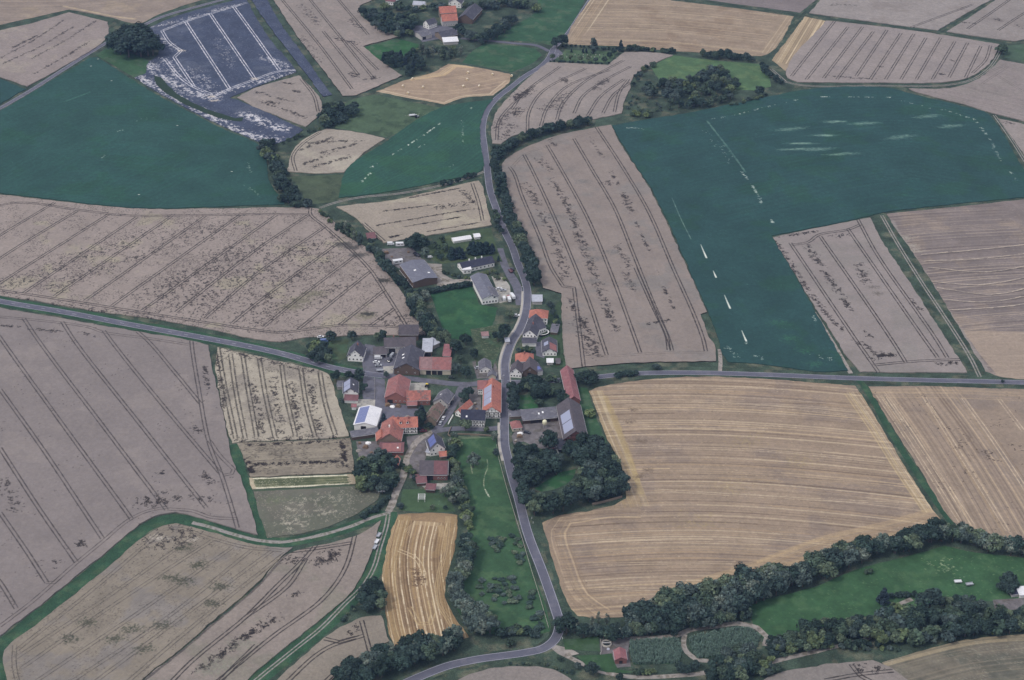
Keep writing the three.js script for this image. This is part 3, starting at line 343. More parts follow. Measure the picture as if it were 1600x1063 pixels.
// meadows and lawns: sheets of short grass just above the rough ground
let sheetY = 0.03;
function grass(name, s, o, draw, label) { sheetY += 0.004; const loop = outline(V(s), 4, 0.6); return structure(name, slab(loop, 0, sheetY), SD({ map: paint(loop, { sat: 0.85, gain: 1.02, base: [58, 88, 66], tint: [70, 96, 70], patch: 70, pamp: 0.12, grain: 0.14, tintScale: 60, ppm: 3, ...o }, (K) => { K.scatter(Math.min(9000, K.W * K.H / 260), 0.45, '#3b5c43', 0.5, 1.8, 0.4, 0, 2, 7, 0.4, 1); K.scatter(Math.min(6000, K.W * K.H / 420), 0.45, '#8a9c74', 0.4, 1.4, 0.4, 0, 2, 9, 0.3, 0.7); draw?.(K); }), bumpMap: cropBump, bumpScale: 0.02 }), label); }
grass('meadow', '703,681 740,683 776,683 783,720 800,775 820,835 845,905 864,962 866,985 840,992 800,992 745,990 722,965 708,930 725,890 732,850 722,780 708,720', { base: [56, 88, 58], tint: [70, 100, 66] }, (K) => {
  K.scatter(4000, 0.5, '#39613f', 0.8, 2.6, 0.4, 0, 2, 7, 0.6, 1.6); K.broken(K.line('761,718 762,730 757,745 756,760 760,770', 2), 0.5, '#a9ab8f', 0.3, 0.9); K.broken(K.line('758,765 761,771 765,777', 1.5), 0.8, '#c4c4b0', 0.6, 1); K.broken(K.line('735,725 738,740', 2), 0.5, '#a8a78c', 0.4, 0.8); K.stroke(K.line('720,684 765,681'), 4, '#a39c85', 0.35); K.cloud('775,850 785,870 800,895 770,930 790,940 740,790 745,770', 8, 140, '#35593a', 0.45); K.cloud('820,960 835,930 745,880', 5, 60, '#3b6142', 0.5);
}, 'long green pasture between the hedgerow and the main road');
grass('lawn', '673,458 686,457 737,447 749,476 777,481 771,505 767,517 746,525 720,531 697,528 690,508 680,480', { base: [46, 86, 56], tint: [56, 95, 60], grain: 0.14 }, null, 'bright green paddock behind the long hall');
grass('lawn', '807,617 841,617 841,643 808,646', { base: [48, 94, 54] }, null, 'small green lawn beside the road junction');
grass('lawn', '836,764 875,740 900,732 896,746 866,765 845,769', { base: [46, 88, 52] }, null, 'clearing of grass inside the farm wood');
grass('lawn', '903,605 917,606 931,650 948,690 940,700 918,690 908,650', { base: [52, 84, 56] }, null, 'grass strip behind the long barn');
grass('meadow', '1168,948 1200,937 1275,917 1335,892 1400,874 1438,864 1475,853 1525,864 1600,872 1640,876 1640,945 1500,940 1400,955 1300,975 1215,1012 1185,990', { base: [56, 92, 58], tint: [66, 100, 64] }, (K) => { K.scatter(1500, 0.5, '#7d9a66', 0.4, 1.4, 0.5); K.specks('1460,880 1500,895', 8, 50, '#a9b58c', 0.4, 1.2, 0.7); K.cloud('1358,893', 2, 40, '#33402e', 0.7); }, 'bright green valley meadow behind the southern tree belt');
grass('meadow', '541,160 560,153 585,148 640,159 692,169 680,181 605,215 560,206 524,200 522,186', { base: [74, 96, 70], tint: [62, 82, 60] }, (K) => { K.cloud('570,160 600,165 640,165 560,195 585,195 620,200', 9, 120, '#4c6248', 0.5); K.specks('640,180 670,178', 3, 40, '#b4b6a4', 0.5, 1.5, 0.8); }, 'rough pasture with a parked trailer');
grass('meadow', '455,276 538,273 531,309 520,316 480,320 470,300', { base: [74, 88, 66], tint: [64, 78, 58] }, (K) => K.cloud('490,295 510,290 500,305', 8, 120, '#4e5a44', 0.5), 'rough grass corner beside the green crop');
grass('meadow', '722,98 800,113 828,101 847,86 836,76 800,71 756,69 738,80', { base: [52, 88, 60] }, null, 'green meadow below the farm lane');
grass('meadow', '770,62 835,66 862,71 878,60 916,-5 840,-10 836,20 800,42', { base: [52, 88, 62] }, null, 'green meadow above the farm lane');
grass('meadow', '568,74 622,60 655,70 645,84 612,95 588,93', { base: [48, 92, 54] }, null, 'green paddock in front of the hill farm');
grass('meadow', '1017,104 1050,86 1095,92 1185,100 1200,115 1205,135 1180,142 1150,140 1120,120 1060,125 1030,125', { base: [76, 106, 70], tint: [88, 114, 74] }, null, 'light green meadow round the copse');
grass('cemetery_lawn', '866,94 884,78 966,81 952,98 900,97', { base: [74, 98, 70], tint: [82, 104, 74] }, null, 'mown lawn of the hedged cemetery');
grass('meadow', '150,86 170,72 232,96 238,113 209,121', { base: [58, 92, 62] }, null, 'grass patch under the big tree clump');
grass('meadow', '1568,72 1640,66 1640,98 1600,96 1570,90', { base: [70, 92, 72] }, null, 'grass corner by the eastern lane');
grass('garden_lawn', '700,368 768,356 775,385 785,410 770,405 715,410 690,412 675,405 668,385', { base: [66, 84, 58], tint: [78, 92, 62] }, null, 'orchard grass around the bungalow');
grass('garden_lawn', '630,765 700,765 712,800 655,800 622,798', { base: [66, 90, 60] }, null, 'garden grass below the brick barn');
grass('garden_lawn', '878,465 884,574 862,574 850,560 855,500', { base: [60, 80, 56] }, null, 'garden strip behind the eastern houses');
grass('garden_lawn', '495,535 545,530 540,560 520,570 500,562', { base: [70, 84, 60] }, null, 'garden beside the white gabled house');
grass('garden_lawn', '735,515 790,505 782,545 770,575 745,575 740,545', { base: [64, 80, 58] }, (K) => K.scatter(500, 0.3, '#8b8670', 0.6, 2, 0.6), 'kitchen gardens west of the main road');
grass('lawn', '880,1000 935,995 938,1018 884,1016', { base: [58, 86, 54] }, null, 'grass plot at the treatment plant gate');
grass('lawn', '900,1025 955,1022 965,1046 1000,1052 960,1052 925,1045', { base: [54, 86, 54] }, null, 'grass bank below the plant shed');
// ---------------------------------------------------------------- roads, lanes, tracks and yards
function road(name, s, w, y, mat, label, o = {}) {
  const line = outline(V(s), o.step ?? 3, 0, false), r = structure(name, ribbon(line, w, y, o.wob ?? 0, o.kerb ? 0 : null), mat, label);
  if (o.edges) for (const q of [-1, 1]) mesh('edge_line', ribbon(offsetLine(line, q * (w / 2 - 0.3)), 0.2, y + 0.008), M.linePaint, r);
  if (o.dashes) for (let i = 2; i + 2 < line.length; i += 4) mesh('centre_dash', ribbon(line.slice(i, i + 2), 0.24, y + 0.008), M.linePaint, r);
  return line;
}
function ruts(name, s, w, gauge, y, mat, label) {       // a field track: two worn wheel lines on grass
  const line = outline(V(s), 3, 0, false), geo = [-1, 1].map((q) => ribbon(offsetLine(line, q * gauge / 2), w, y, 0.12));
  return structure(name, mergeGeometries(geo), mat, label);
}
const MAIN = '865,76 857,92 845,104 822,118 800,135 775,155 760,175 754,200 757,232 761,262 766,298 776,328 788,361 800,385 810,414 819,435 824,456 823,479 819,498 811,517 801,532 793,551 789,570 790,594 789,620 788,650 788,672 789,697 794,720 800,745 809,775 825,835 848,895 870,959 874,973 873,986 865,1002 848,1014 823,1020 788,1025 745,1031 700,1041 668,1053 630,1070 600,1090';
road('road_verge', MAIN, 9.5, 0.05, M.verge, 'grassy verge of the main road', { wob: 0.7 });
const mainLine = road('main_road', MAIN, 5.6, 0.12, M.asphalt, 'winding asphalt main road through the village', { edges: true });
const WEST = '-60,457 0,471 100,488 200,507 300,525 400,544 440,553 480,564 515,574 550,581 600,588';
road('road_verge', WEST, 12, 0.054, M.trackGrass, 'dark verge of the road from the west', { wob: 0.8 });
road('west_road', WEST, 6, 0.124, M.asphalt, 'asphalt road coming from the west', { edges: true, dashes: true });
road('village_street', '600,588 640,592 672,596 725,601 745,600 768,594 786,588', 5.4, 0.128, M.laneAsphalt, 'village street between the farmyards');
const EAST = '793,598 830,597 880,594 934,589.5 975,585 1025,583 1100,583 1200,586 1325,591 1450,594.5 1600,598 1660,600';
road('road_verge', EAST, 14, 0.058, M.verge, 'grassy verge of the east road', { wob: 1 });
road('east_road', EAST, 5.2, 0.132, M.asphalt, 'straight asphalt road leading east', { edges: true });
road('hill_road', '865,76 885,55 905,26 922,0 930,-14', 4.6, 0.116, M.asphalt, 'road climbing north beside the stubble', { edges: true });
road('farm_lane', '720,60 755,63 800,67.5 837,71 858,80', 4.2, 0.112, M.asphalt, 'lane from the junction to the hill farm');
road('northwest_road', '-40,190 0,169 50,140 100,108 168,66 200,50 223,40 250,27.5 313,9 350,-1 400,-16', 4.6, 0.12, M.laneAsphalt, 'narrow grey road past the big tree clump', { edges: true });
road('village_lane', '734,602 720,607 711,629 699,650 690,662 681,673', 4.6, 0.136, M.laneAsphalt, 'lane between the old farmhouses');
road('village_lane', '675,675 700,671 725,670 760,671 787,668', 4.8, 0.140, M.laneAsphalt, 'lane along the top of the pasture');
road('gravel_lane', '678,675 662,682 650,692 637,713 630,745 620,766 614,785 607,800', 4.2, 0.108, M.gravel, 'pale gravel lane leaving the village southwards', { wob: 0.5 });
road('track_verge', '607,800 603,825 593,857 585,885 568,915 538,945 500,983 460,1015 397,1066 370,1090', 11, 0.062, M.trackGrass, 'green strip under the rutted track', { wob: 0.8 });
ruts('rutted_track', '607,800 604,820 593,857 585,885 568,915 538,945 500,983 460,1015 397,1066 370,1090', 0.8, 1.9, 0.075, M.rut, 'rutted farm track curving to the south edge');
road('track_verge', '600,801 575,813 550,823 500,838 460,846 437,848 400,845 362,835 325,823 275,811 250,815 225,827 175,869 100,930 50,970 0,1010 -40,1045', 8.5, 0.066, M.trackGrass, 'green strip of the western field track', { wob: 0.6 });
road('gravel_lane', '608,801 575,812 550,822 500,837 460,845 437,847.5 400,844.5 362,834.5 325,823 300,817', 2.6, 0.078, M.rut, 'narrow gravel track between the fields', { wob: 0.4 });
road('grass_lane', '364,695 375,730 390,780 412,845', 6, 0.07, M.trackGrass, 'dark green strip between two fields', { wob: 0.5 });
road('grass_lane', '8,1015 8,1040 12,1080', 6, 0.074, M.trackGrass, 'green strip at the southwest corner', { wob: 0.5 });
ruts('field_track', '1378,337 1400,376 1437,436 1500,532 1518,562 1531,589', 0.9, 1.9, 0.08, M.rut, 'twin wheel track beside the tilled field');
road('field_track', '1272,488 1300,533 1315,559 1330,584', 3, 0.084, M.gravel, 'grey track along the edge of the green crop', { wob: 0.3 });
road('field_track', '1124,546 1126,560 1125,580', 2.6, 0.088, M.gravel, 'short gravel access off the east road', { wob: 0.3 });
road('grass_lane', '1342,594 1350,603 1387,667 1425,727 1473,798 1490,820', 4.2, 0.066, M.trackGrass, 'straight green lane dividing the stubble fields', { wob: 0.4 });
road('grass_lane', '1063,-4 1125,4 1200,16 1254,24 1350,36.5 1468,51.5 1583,67 1640,52', 4.4, 0.07, M.verge, 'grass lane across the northeastern fields', { wob: 0.6 });
road('grass_lane', '1290,-6 1254,24 1225,55 1200,90', 3.6, 0.094, M.verge, 'grass lane running up to the northern ridge', { wob: 0.5 });
road('grass_lane', '1470,51 1513,22 1556,-6', 3.4, 0.098, M.verge, 'grass lane between the northeastern grain fields', { wob: 0.5 });
ruts('field_track', '1566,70 1560,86 1543,109 1515,126 1475,133.5 1375,134 1250,133 1228,128 1205,108', 0.8, 1.9, 0.09, M.rut, 'curved field track under the pinkish wheat');
ruts('field_track', '1554,180 1575,210 1602,252 1625,290', 0.8, 1.9, 0.09, M.rut, 'field track down the east edge');
ruts('field_track', '500,325 520,318 560,309 620,303 680,292 725,280 758,268', 0.9, 1.8, 0.09, M.rut, 'pale track below the green crop');
road('gravel_lane', '876,1021 915,1040 940,1050 985,1058 1065,1056 1100,1052 1170,1043 1238,1027 1325,1006 1360,996 1400,948 1425,936', 3, 0.09, M.gravel, 'gravel path along the southern bushes', { wob: 0.3 });
road('footpath', '957,1000 1000,998 1055,994 1080,984 1120,979 1155,975 1183,981 1199,996 1196,1010', 3.4, 0.094, M.gravel, 'gravel service path round the reed beds', { wob: 0.3 });
road('footpath', '1070,992 1068,1008 1074,1020 1090,1032 1115,1034', 3, 0.098, M.gravel, 'gravel path between the reed beds', { wob: 0.3 });

let yardY = 0.07;
function yard(name, s, mat, label) { yardY += 0.002; return structure(name, slab(outline(V(s), 4, 0.3), 0, yardY), mat, label); }
yard('yard', '570,538 585,540 601,557 634,549 634,572 622,585 599,587 567,580 566,560', M.laneAsphalt, 'paved farmyard with parked vans');
yard('yard', '568,588 601,593 602,630 634,633 655,640 658,657 640,672 612,668 590,668 588,640 570,628 566,605', M.laneAsphalt, 'grey yard round the red barns');
yard('concrete_pad', '559,624 586,625 586,640 554,639', M.concrete, 'pale concrete pad before the white barn');
yard('concrete_pad', '598,573 616,572 614,584 600,584', M.concrete, 'pale concrete slab in the northern farmyard');
yard('concrete_pad', '634,599 668,598 668,612 636,613', M.concrete, 'concrete courtyard behind the red barn');
yard('yard', '816,664 843,657 873,656 884,693 876,704 858,706 830,696 818,690 803,695 800,682', M.dirt, 'gravel courtyard of the eastern farm');
yard('yard', '595,389 644,387 662,407 672,414 660,415 625,420 605,410', M.dirt, 'muddy machine yard behind the hall');
yard('yard', '668,412 690,413 691,428 709,437 735,436 738,442 684,449 678,430', M.gravel, 'pale gravel drive of the hall');
yard('yard', '775,388 786,388 796,417 812,442 818,460 816,477 806,477 802,452 793,435 782,414', M.laneAsphalt, 'asphalt forecourt beside the main road');
yard('yard', '768,432 786,434 796,446 798,470 780,474 776,452', M.concrete, 'pale forecourt beside the long hall');
yard('yard', '634,683 680,676 690,690 668,700 664,720 655,745 640,748 640,715', M.dirt, 'bare yard before the white house');
yard('yard', '655,757 700,755 702,772 680,775', M.concrete, 'pale concrete apron below the brick barn');
yard('yard', '556,690 600,690 600,712 590,718 562,722', M.dirt, 'cluttered farmyard corner');
yard('yard', '722,605 750,606 753,650 735,655 720,650 716,628', M.dirt, 'courtyard of the big farmhouse');
yard('yard', '738,565 770,560 783,590 745,592', M.dirt, 'grey forecourt of the small house');
yard('yard', '797,594 815,594 814,606 797,607', M.laneAsphalt, 'paved corner at the road junction');
yard('yard', '836,535 858,534 850,560 838,556', M.laneAsphalt, 'driveway between the eastern houses');
yard('yard', '866,1008 890,1014 905,1022 885,1027 872,1022 862,1014', M.gravel, 'gravel mouth of the plant drive');
yard('yard', '938,1000 985,998 982,1020 986,1042 962,1044 940,1024', M.dirt, 'gravel yard of the treatment plant');
yard('yard', '640,40 690,40 715,45 712,58 680,62 660,66', M.laneAsphalt, 'paved yard of the hill farm');
yard('yard', '858,80 872,76 880,84 868,92 858,98', M.laneAsphalt, 'widened junction on the hill');
yard('yard', '1552,938 1600,935 1600,952 1556,956', M.dirt, 'bare patch before the meadow hut');
for (const [s, side, label] of [['811,517 801,532 793,551 789,570 790,594', 3.6, 'pale pavement on the village side of the main road'], ['824,456 823,479 819,498 811,517', 3.4, 'pale pavement below the forecourt'], ['788,661 788,672 789,697 794,720', 3.4, 'pale pavement beside the pasture']]) {
  const l = offsetLine(outline(V(s), 3, 0, false), side); structure('pavement', ribbon(l, 1.5, 0.24, 0, 0), M.paving, label);
}
{ const l = offsetLine(outline(V('822,492 811,517 801,532 793,551 789,570 790,594 789,606'), 3, 0, false), -3.2); structure('kerb', ribbon(l, 0.45, 0.26, 0, 0), M.paving, 'white kerb on the east side of the village bend'); }
// ---------------------------------------------------------------- buildings
const roofTile = (c, t, amp = 0.12) => S({ map: tile(256, 12, (u, v, x, y) => { const k = 1 + amp * 2 * (look(NA, u * 512, v * 512) - 0.5) + 0.22 * (look(NF, u * 512, v * 512) - 0.5), m = smooth(0.52, 0.72, look(NB, u * 512, v * 512)), row = (y % 7) < 2 ? 0.86 : 1; return c.map((q, i) => clampc((q * (1 - m) + t[i] * m) * k * row)); }), roughness: 0.85 });
const R = {
  orange: roofTile([184, 118, 102], [166, 106, 98]), orangeOld: roofTile([166, 110, 102], [134, 98, 92]), red: roofTile([154, 104, 102], [142, 104, 104]), redPale: roofTile([150, 120, 120], [140, 112, 112]), maroon: roofTile([122, 84, 88], [108, 80, 84]), rust: roofTile([168, 108, 98], [118, 98, 96], 0.18),
  slate: roofTile([78, 78, 90], [90, 90, 100]), navy: roofTile([52, 55, 74], [60, 62, 78]), grey: roofTile([104, 104, 114], [118, 117, 124]), steel: roofTile([112, 114, 128], [120, 122, 134], 0.06), brown: roofTile([94, 88, 94], [84, 80, 86]), moss: roofTile([124, 104, 96], [82, 92, 70], 0.15), pale: roofTile([184, 188, 200], [166, 171, 184], 0.06), white: roofTile([240, 240, 244], [228, 229, 234], 0.03), pink: roofTile([148, 98, 102], [150, 110, 112]),
};
const wallTex = mottle([255, 255, 255], 0.05, 9, 128, 0.04); const wallM = (c, ru = 0.92) => S({ color: lin(c), map: wallTex, roughness: ru });
const Wm = { white: wallM([248, 247, 244]), cream: wallM([205, 196, 178]), grey: wallM([150, 147, 146]), timber: wallM([104, 88, 78]), darkTimber: wallM([82, 66, 60]), brick: wallM([132, 90, 86]), redBrick: wallM([152, 104, 96]), pale: wallM([196, 192, 190]), dark: wallM([72, 72, 78]), stone: wallM([134, 120, 108]) };
const glassM = S({ color: lin([44, 48, 56]), roughness: 0.18 }), frameM = S({ color: lin([244, 244, 244]), roughness: 0.6 }), doorM = S({ color: lin([40, 37, 44]), roughness: 0.8 }), beamM = S({ color: lin([66, 56, 52]) }), panelM = S({ color: lin([118, 128, 172]), roughness: 0.28 }), panelDark = S({ color: lin([96, 108, 168]), roughness: 0.28 }), panelPale = S({ color: lin([158, 164, 188]), roughness: 0.3 }), gutterM = S({ color: lin([196, 196, 198]), roughness: 0.5 });
const v3 = (x, y, z) => new THREE.Vector3(x, y, z);
function plate(a, b, c, d, t) {                // a flat board: outer face a b c d, thickness t below it, uv in metres
  const u = b.clone().sub(a), w = d.clone().sub(a), n = u.clone().cross(w).normalize(), q = [a, b, c, d], low = q.map((p) => p.clone().addScaledVector(n, -t)), pos = [], uv = [], idx = [];
  const e1 = u.clone().normalize(), e2 = n.clone().cross(e1), quad = (ps) => { const k = pos.length / 3; for (const p of ps) { pos.push(p.x, p.y, p.z); const r = p.clone().sub(a); uv.push(r.dot(e1), r.dot(e2)); } idx.push(k, k + 1, k + 2, k, k + 2, k + 3); };
  quad(q); quad([low[3], low[2], low[1], low[0]]); for (let i = 0; i < 4; i++) { const j = (i + 1) % 4; quad([q[i], low[i], low[j], q[j]]); }
  return buf(pos, null, uv, idx);
}
function boxAt(x, y, z, w, h, d) { const g = new THREE.BoxGeometry(w, h, d); g.translate(x, y, z); return g; }
const unitBox = new THREE.BoxGeometry(1, 1, 1);
function wallGeo(poly, len, axis) {            // an outline in (across, up) pushed len metres along axis
  const g = new THREE.ExtrudeGeometry(new THREE.Shape(poly.map(([x, y]) => new THREE.Vector2(x, y))), { depth: len, bevelEnabled: false }); g.translate(0, 0, -len / 2); if (axis === 'x') g.rotateY(Math.PI / 2); return g;
}
function building(o) {
  const a = G(...o.A), b = G(...o.B), w = a.distanceTo(b), d = o.d, dir = b.clone().sub(a).normalize(), back = v3(dir.z, 0, -dir.x), e = o.e, r = o.r ?? 0, oh = o.oh ?? 0.45, kind = o.k ?? 'x';
  const g = new THREE.Group(); g.name = numbered(o.n ?? 'farm_building'); g.position.copy(a).add(b).multiplyScalar(0.5).addScaledVector(back, d / 2); g.rotation.y = Math.atan2(-dir.z, dir.x); scene.add(g);
  tag(g, o.l, o.c ?? 'building', o.g);
  const wm = Wm[o.w ?? 'white'], rm = R[o.roof ?? 'red'], hw = w / 2, hd = d / 2, T = 0.2; let walls, slopes = [];
  const H = e + r;
  if (kind === 'x') { walls = wallGeo([[-hd, -0.3], [hd, -0.3], [hd, e], [0, H], [-hd, e]], w, 'x');
    const s = r / hd, L = -oh * s; slopes = [plate(v3(-hw - oh, e + L + T, hd + oh), v3(hw + oh, e + L + T, hd + oh), v3(hw + oh, H + T, 0), v3(-hw - oh, H + T, 0), T), plate(v3(hw + oh, e + L + T, -hd - oh), v3(-hw - oh, e + L + T, -hd - oh), v3(-hw - oh, H + T, 0), v3(hw + oh, H + T, 0), T)]; }
  else if (kind === 'z') { walls = wallGeo([[-hw, -0.3], [hw, -0.3], [hw, e], [0, H], [-hw, e]], d, 'z');
    const s = r / hw, L = -oh * s; slopes = [plate(v3(-hw - oh, e + L + T, -hd - oh), v3(-hw - oh, e + L + T, hd + oh), v3(0, H + T, hd + oh), v3(0, H + T, -hd - oh), T), plate(v3(hw + oh, e + L + T, hd + oh), v3(hw + oh, e + L + T, -hd - oh), v3(0, H + T, -hd - oh), v3(0, H + T, hd + oh), T)]; }
  else if (kind === 'hip') { walls = wallGeo([[-hd, -0.3], [hd, -0.3], [hd, e], [-hd, e]], w, 'x'); const k = Math.min(hw, hd) * 0.9, X = hw + oh, Z = hd + oh, A1 = v3(-X, e, Z), B1 = v3(X, e, Z), C1 = v3(X, e, -Z), D1 = v3(-X, e, -Z), p = hw > hd ? v3(-(hw - k), H, 0) : v3(0, H, hd - k), q = hw > hd ? v3(hw - k, H, 0) : v3(0, H, -(hd - k));
    const t3 = (x, y, z) => { const ee = x.clone().add(y).multiplyScalar(0.5); return plate(x, y, z, z.clone().add(x).multiplyScalar(0.5), 0.12); };
    slopes = hw > hd ? [plate(A1, B1, q, p, 0.12), plate(C1, D1, p, q, 0.12), t3(D1, A1, p), t3(B1, C1, q)] : [plate(D1, A1, p, q, 0.12), plate(B1, C1, q, p, 0.12), t3(A1, B1, p), t3(C1, D1, q)]; }
  else { walls = wallGeo([[-hd, -0.3], [hd, -0.3], [hd, e + r], [-hd, e]].map(([x, y]) => [x, y]), w, 'x');          // one slope, higher at the back
    const s = r / d; slopes = [plate(v3(-hw - oh, e - oh * s + T, hd + oh), v3(hw + oh, e - oh * s + T, hd + oh), v3(hw + oh, H + oh * s + T, -hd - oh), v3(-hw - oh, H + oh * s + T, -hd - oh), T)];
    walls = wallGeo([[-hd, -0.3], [hd, -0.3], [hd, H], [-hd, e]], w, 'x'); }
  mesh('wall', walls, wm, g);
  const roof = mesh('roof', mergeGeometries(slopes.map((q) => q.toNonIndexed())), rm, g);
  // a frame on one slope: s = 0 front/left, 1 back/right; u along the ridge 0..1, t up the slope 0..1
  const onSlope = (s, u, t, lift) => { if (kind === 'x' || kind === 'hip') { const sg = s ? -1 : 1; return v3(-hw + u * w, e + r * t + T + lift, sg * hd * (1 - t)); } if (kind === 'z') { const sg = s ? 1 : -1; return v3(sg * hw * (1 - t), e + r * t + T + lift, -hd + u * d); } return v3(-hw + u * w, e + r * t + T + lift, hd - t * d); };
  for (const [s, u0, u1, t0, t1, m, nu = 1] of o.solar ?? []) for (let i = 0; i < nu; i++) { const ua = u0 + (u1 - u0) * (i + 0.03) / nu, ub = u0 + (u1 - u0) * (i + 0.97) / nu; let q = [onSlope(s, ua, t0, 0.14), onSlope(s, ub, t0, 0.14), onSlope(s, ub, t1, 0.14), onSlope(s, ua, t1, 0.14)]; if ((kind === 'x' && s) || (kind === 'z' && s)) q = [q[1], q[0], q[3], q[2]]; mesh('solar_panel', plate(...q, 0.06), m === 'pale' ? panelPale : m === 'dark' ? panelDark : panelM, roof); }
  if (o.patchRoof) { const [s, u0, u1, m] = o.patchRoof; let q = [onSlope(s, u0, 0, 0.03), onSlope(s, u1, 0, 0.03), onSlope(s, u1, 0.99, 0.03), onSlope(s, u0, 0.99, 0.03)]; if (s) q = [q[1], q[0], q[3], q[2]]; mesh('newer_tiles', plate(...q, 0.03), R[m], roof); }
  for (const [u, s = 0, c = 'redBrick'] of o.chim ?? []) { const p = onSlope(s, u, 0.86, 0); mesh('chimney', boxAt(p.x, p.y + 0.5, p.z, 0.75, 1.9, 0.75), Wm[c], roof); }
  for (const [s, u, t] of o.lights ?? []) { let q = [onSlope(s, u - 0.5 / w, t, 0.08), onSlope(s, u + 0.5 / w, t, 0.08), onSlope(s, u + 0.5 / w, t + 0.18, 0.08), onSlope(s, u - 0.5 / w, t + 0.18, 0.08)]; if (s) q = [q[1], q[0], q[3], q[2]]; mesh('skylight', plate(...q, 0.05), frameM, roof); }
  for (const u of o.dormers ?? []) { const p = onSlope(0, u, 0.35, 0), dm = mesh('dormer', boxAt(p.x, p.y + 0.75, p.z - 0.6, 1.6, 1.5, 2.2), wm, roof); mesh('pane', boxAt(p.x, p.y + 0.8, p.z + 0.515, 0.9, 0.9, 0.05), glassM, dm); const y = p.y + 1.5; mesh('dormer_roof', mergeGeometries([plate(v3(p.x - 1.1, y - 0.1, p.z - 1.9), v3(p.x - 1.1, y - 0.1, p.z + 0.8), v3(p.x, y + 0.7, p.z + 0.8), v3(p.x, y + 0.7, p.z - 1.9), 0.1), plate(v3(p.x + 1.1, y - 0.1, p.z + 0.8), v3(p.x + 1.1, y - 0.1, p.z - 1.9), v3(p.x, y + 0.7, p.z - 1.9), v3(p.x, y + 0.7, p.z + 0.8), 0.1)]), rm, dm); }
  const win = (x, y, z, ww, hh, turn, m = glassM) => { const q = mesh('window', unitBox, frameM, g); q.position.set(x, y, z); q.rotation.y = turn; q.scale.set(ww, hh, 0.1); const p = mesh('pane', unitBox, m, q); p.scale.set(0.78, 0.82, 0.4); p.position.z = 0.4; };
  // rows of windows: [wall, sill heights, how many, width, height, from, to]; walls f front, b back, l left, r right
  for (const [side, ys, n, ww = 1.1, hh = 1.3, u0 = 0, u1 = 1] of o.win ?? []) for (const y of ys) for (let i = 0; i < n; i++) { const u = u0 + (u1 - u0) * (i + 0.5) / n; if (side === 'f') win(-hw + u * w, y + hh / 2, hd + 0.03, ww, hh, 0); else if (side === 'b') win(-hw + u * w, y + hh / 2, -hd - 0.03, ww, hh, Math.PI); else if (side === 'l') win(-hw - 0.03, y + hh / 2, -hd + u * d, ww, hh, -Math.PI / 2); else win(hw + 0.03, y + hh / 2, -hd + u * d, ww, hh, Math.PI / 2); }
  for (const [u0, u1, h, y = 0] of o.doors ?? []) mesh('door', boxAt(-hw + (u0 + u1) / 2 * w, y + h / 2, hd + 0.02, (u1 - u0) * w, h, 0.12), doorM, g);
  if (o.timber) { const gs = [], add = (x, y, ww, hh, rot = 0) => { const q = new THREE.BoxGeometry(ww, hh, 0.08); q.rotateZ(rot); q.translate(x, y, hd + 0.04); gs.push(q); }; for (let i = 0; i <= Math.round(w / 1.3); i++) add(-hw + i * w / Math.round(w / 1.3), (o.timber + e) / 2, 0.22, e - o.timber); for (const y of [o.timber, (o.timber + e) / 2, e - 0.1]) add(0, y, w, 0.22); for (let i = 0; i < 4; i++) add(-hw + w * (i + 0.5) / 4, (o.timber + e) / 2, 0.18, (e - o.timber) * 1.1, i % 2 ? 0.5 : -0.5); if (kind === 'z') { add(0, e + r * 0.42, w * 0.56, 0.2); for (const q of [-0.2, 0, 0.2]) add(q * w, e + r * 0.28, 0.2, r * 0.55); } mesh('timber_frame', mergeGeometries(gs), beamM, g); }
  if (kind === 'z') for (const q of [-1, 1]) mesh('gutter', boxAt(q * (hw + oh + 0.08), e - oh * r / hw, 0, 0.16, 0.16, d), gutterM, g);
  else mesh('gutter', boxAt(0, e - oh * r / Math.max(kind === 'x' ? hd : d, 0.1) * (kind === 'hip' ? 0 : 1), hd + oh + 0.1, w, 0.16, 0.16), gutterM, g);
  if (o.verge) mesh('verge_board', mergeGeometries([plate(v3(hw + oh + 0.02, e + T - 0.3, hd + oh), v3(hw + oh + 0.02, e + T - 0.05, hd + oh), v3(hw + oh + 0.02, H + T + 0.15, 0), v3(hw + oh + 0.02, H + T - 0.3, 0), 0.06)]), frameM, g);
  return g;
}
const z1 = (x, y) => [480 + x / 5.714, 480 + y / 5.714], z2 = (x, y) => [700 + x / 5.714, 480 + y / 5.714], z3 = (x, y) => [480 + x / 5.714, 600 + y / 5.714], z4 = (x, y) => [700 + x / 5.714, 600 + y / 5.714], z5 = (x, y) => [560 + x / 5.714, 330 + y / 5.714], z6 = (x, y) => [540 + x / 5.714, y / 5.714];
const B = building;
// northern farm on the street
B({ n: 'house', c: 'house', l: 'white house with steep dark gable roof beside the west road', A: z1(362, 482), B: z1(497, 490), d: 11.5, e: 4, r: 5, k: 'z', roof: 'slate', win: [['f', [1], 4], ['f', [4], 3], ['f', [6.4], 1, 0.8, 0.9], ['r', [1.2], 4]], chim: [[0.4, 1]] });
B({ n: 'barn', c: 'barn', l: 'tall grey brown barn roof at the back of the northern farmyard', A: z1(822, 300), B: z1(992, 300), d: 9, e: 5, r: 4.6, roof: 'brown', w: 'timber' });
B({ n: 'barn', c: 'barn', l: 'long grey brown barn with open bays behind the parked vans', A: z1(692, 415), B: z1(968, 408), d: 10, e: 5.2, r: 3.8, roof: 'brown', w: 'pale', doors: [[0.14, 0.34, 3.6], [0.58, 0.76, 3.6]], win: [['f', [3.9], 9, 1, 0.5]], chim: [[0.3, 1]] });
